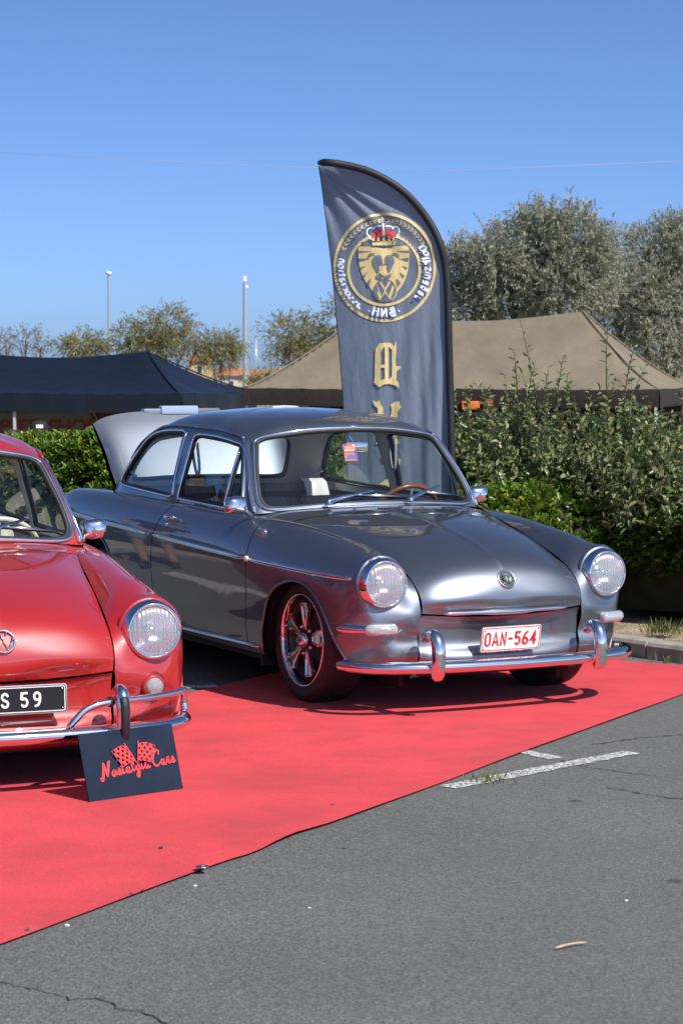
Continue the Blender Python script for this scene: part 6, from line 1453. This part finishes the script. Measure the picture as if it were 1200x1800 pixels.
# ================================================================== people
def person(label, loc, rz, h=1.75, shirt=(.03, .03, .035), legs=(.1, .12, .16), skin=(.42, .24, .16), hair=(.03, .02, .015), pose='stand', cap=None, shorts=False, tail=False):
    """one skinned body with clothes and hair as children; faces local +Y"""
    root = empty('person', loc, rz); tag(root, label, 'person', 'people at the show'); k = h / 1.75
    Vv = []; E = []; Rr = []
    def v(p, r, par=None):
        Vv.append(tuple(c * k for c in p)); Rr.append((r * k, (r if not isinstance(r, tuple) else r) * k)); i = len(Vv) - 1
        if par is not None: E.append((par, i))
        return i
    pel = v((0, 0, .93), .125); sp = v((0, .01, 1.12), .118, pel); ch = v((0, 0, 1.33), .135, sp); nk0 = v((0, -.01, 1.47), .06, ch); nk = v((0, .0, 1.53), .052, nk0)
    hb = v((0, .015, 1.60), .078, nk); hm = v((0, .012, 1.665), .088, hb); ht = v((0, 0, 1.72), .062, hm); v((0, .105, 1.625), .012, hb)
    for s in (1, -1):
        v((s * .088, -.005, 1.635), .014, hb)
        sh = v((s * .17, 0, 1.43), .062, ch)
        if pose == 'photo': el = v((s * .27, .06, 1.19), .042, sh); wr = v((s * .10, .26, 1.40), .028, el); pd = Vector((-s * .5, .3, .8)).normalized()
        elif pose == 'bent': el = v((s * .25, -.03, 1.17), .042, sh); wr = v((s * .20, .20, 1.08), .028, el); pd = Vector((-s * .2, .95, .1)).normalized()
        else: el = v((s * .23, -.02, 1.16), .042, sh); wr = v((s * .25, .04, .90), .028, el); pd = Vector((0, .1, -1)).normalized()
        w0 = Vector(Vv[wr]) / k; pm = w0 + pd * .05; pa = v(tuple(pm), .030, wr); sd_ = pd.cross(Vector((s, 0, 0.2))).normalized()
        for f in range(4):
            b0 = w0 + pd * .085 + sd_ * (f - 1.5) * .020; ln_ = (.062, .074, .068, .052)[f]; i0 = v(tuple(b0), .0095, pa); i1 = v(tuple(b0 + pd * ln_ * .55 + Vector((0, .006, 0))), .0085, i0); v(tuple(b0 + pd * ln_ + Vector((-s * .012, .016, 0))), .0075, i1)
        t0 = w0 + pd * .035 + sd_ * -.038 + Vector((0, .008, 0)); i0 = v(tuple(t0), .0105, pa); v(tuple(t0 + pd * .045 - sd_ * .012), .009, i0)
        hp = v((s * .10, 0, .88), .098, pel); kn = v((s * .115, .015, .49), .062, hp); cf = v((s * .12, -.02, .34), .055, kn); an = v((s * .12, -.02, .09), .036, cf); hl = v((s * .12, -.03, .045), .038, an); ba = v((s * .135, .11, .03), .032, hl); v((s * .14, .17, .025), .024, ba)
    def skinned(name, vs, es, rs, m, parent, sub=2):
        me = bpy.data.meshes.new(name); me.from_pydata(vs, es, []); me.update(); me.materials.append(m); o = bpy.data.objects.new(name, me); C.objects.link(o); o.parent = parent
        md = o.modifiers.new('skin', 'SKIN'); md.use_smooth_shade = True
        for i, q in enumerate(me.skin_vertices[0].data): q.radius = rs[i]; q.use_root = i == 0
        o.modifiers.new('sub', 'SUBSURF').levels = sub; o.modifiers['sub'].render_levels = sub; return o
    sk = mat('skin_%d' % int(skin[0] * 100), skin, .5)
    body = skinned('body', Vv, E, Rr, sk, root)
    q = [(0, 0, .90), (0, .01, 1.12), (0, 0, 1.33), (0, -.01, 1.45)]; vs = [tuple(c * k for c in p) for p in q]; rs = [(.150 * k,) * 2, (.138 * k,) * 2, (.152 * k,) * 2, (.078 * k,) * 2]; es = [(0, 1), (1, 2), (2, 3)]
    for s in (1, -1):
        a = Vector((s * .17, 0, 1.43)); el_ = Vector((s * .27, .06, 1.19)) if pose == 'photo' else Vector((s * .25, -.03, 1.17)); b = a.lerp(el_, .62)
        vs += [tuple(a * k), tuple(b * k)]; rs += [(.076 * k,) * 2, (.062 * k,) * 2]; n_ = len(vs); es += [(2, n_ - 2), (n_ - 2, n_ - 1)]
    skinned('shirt', vs, es, rs, mat('shirt_%d_%d' % (int(shirt[0] * 1000), int(shirt[2] * 1000)), shirt, .85), body)
    end = .46 if shorts else .12
    vs = [(0, 0, .98 * k), (0, 0, .90 * k)]; rs = [(.148 * k,) * 2, (.150 * k,) * 2]; es = [(0, 1)]
    for s in (1, -1):
        vs += [(s * .10 * k, 0, .84 * k), (s * .115 * k, .01, .58 * k), (s * .118 * k, .005, end * k)]; rs += [(.112 * k,) * 2, (.098 * k,) * 2, ((.088 if shorts else .058) * k,) * 2]; n_ = len(vs); es += [(1, n_ - 3), (n_ - 3, n_ - 2), (n_ - 2, n_ - 1)]
    skinned('trousers' if not shorts else 'shorts', vs, es, rs, mat('cloth_%d_%d' % (int(legs[0] * 1000), int(legs[2] * 1000)), legs, .85), body)
    for s in (1, -1):
        vs = [(s * .12 * k, -.035 * k, .045 * k), (s * .128 * k, .05 * k, .04 * k), (s * .137 * k, .12 * k, .034 * k), (s * .142 * k, .18 * k, .03 * k)]; skinned('shoe', vs, [(0, 1), (1, 2), (2, 3)], [(.048 * k,) * 2, (.046 * k,) * 2, (.044 * k, .04 * k), (.032 * k, .028 * k)], mat('shoe_dark', (.02, .02, .024), .6), body)
    # hair shell: back and top of the skull
    V = []; F = []; nu, nv = 20, 9
    for j in range(nv):
        ph = math.pi * .5 * (1 - j / (nv - 1) * 1.45)
        for i in range(nu):
            a = 2 * math.pi * i / nu; fr_ = max(0, math.sin(a)); z = math.sin(ph if ph > 0 else ph * (1 - .85 * fr_)); r_ = math.cos(ph)
            V.append((.100 * r_ * math.cos(a) * k, (.006 + .110 * r_ * math.sin(a) * (.93 if fr_ > 0 else 1)) * k, (1.658 + .108 * z + (0.03 * fr_ * (j / nv))) * k))
    for j in range(nv - 1):
        for i in range(nu): F.append((j * nu + i, j * nu + (i + 1) % nu, (j + 1) * nu + (i + 1) % nu, (j + 1) * nu + i))
    hm_ = noise_col(mat('hair_%d' % int(hair[0] * 1000), hair, .5), [tuple(c * .6 for c in hair), tuple(c * 1.5 for c in hair)], 60)
    hr = mk('hair', V, F, hm_, body)
    if tail:
        tp = MB().tube(smooth_path([(0, -.10 * k, 1.72 * k), (.02, -.16 * k, 1.70 * k), (.03, -.17 * k, 1.58 * k), (.05, -.15 * k, 1.44 * k), (.06, -.15 * k, 1.36 * k)], 4), [.02] + [.04] * 12 + [.035, .025, .015, .006], 10).build('ponytail', hm_, hr)
    if cap:
        cm = mat('cap_%d' % int(cap[0] * 1000), cap, .8); V = []; F = []
        cp = MB().lathe([(.118 * k, 1.655 * k), (.120 * k, 1.69 * k), (.112 * k, 1.735 * k), (.085 * k, 1.772 * k), (.04 * k, 1.788 * k), (0, 1.79 * k)], 20).build('cap', cm, body)
        pb = [(x * k, (.10 + .10 * math.sqrt(max(0, 1 - (x / .09) ** 2))) * k) for x in np.linspace(-.085, .085, 9)] + [(.085 * k, .07 * k), (-.085 * k, .07 * k)]
        MB().prism(pb, 1.672 * k, None, 1.662 * k).build('cap_peak', cm, cp, False)
        MB().box((0, -.119 * k, 1.715 * k), (.09 * k, .008, .045 * k)).build('cap_patch', white_paint, cp, False)
    return root
person('woman with brown ponytail under the navy canopy at the left edge', (wx(22, 30), 30, GZ), R(35), 1.72, (.10, .10, .11), (.05, .06, .09), hair=(.06, .035, .02), tail=True)
person('man in black cap seen from behind under the navy canopy', (wx(69, 31), 31, GZ), R(10), 1.78, (.035, .04, .05), (.04, .045, .06), cap=(.012, .012, .014))
person('fair-haired person beside the edge of the grey open lid', (wx(160, 32), 32, GZ), R(120), 1.70, (.16, .10, .08), (.05, .06, .09), hair=(.16, .10, .05))
person('person in blue cap low behind the green hedge', (wx(131, 31), 31, GZ - .12), R(60), 1.60, (.08, .10, .14), (.05, .06, .09), cap=(.03, .10, .40))
person('man in dark shirt and grey shorts reflected in the grey door', (-4.2, 14.9, 0), R(-125), 1.78, (.018, .019, .024), (.16, .19, .24), pose='bent', shorts=True)
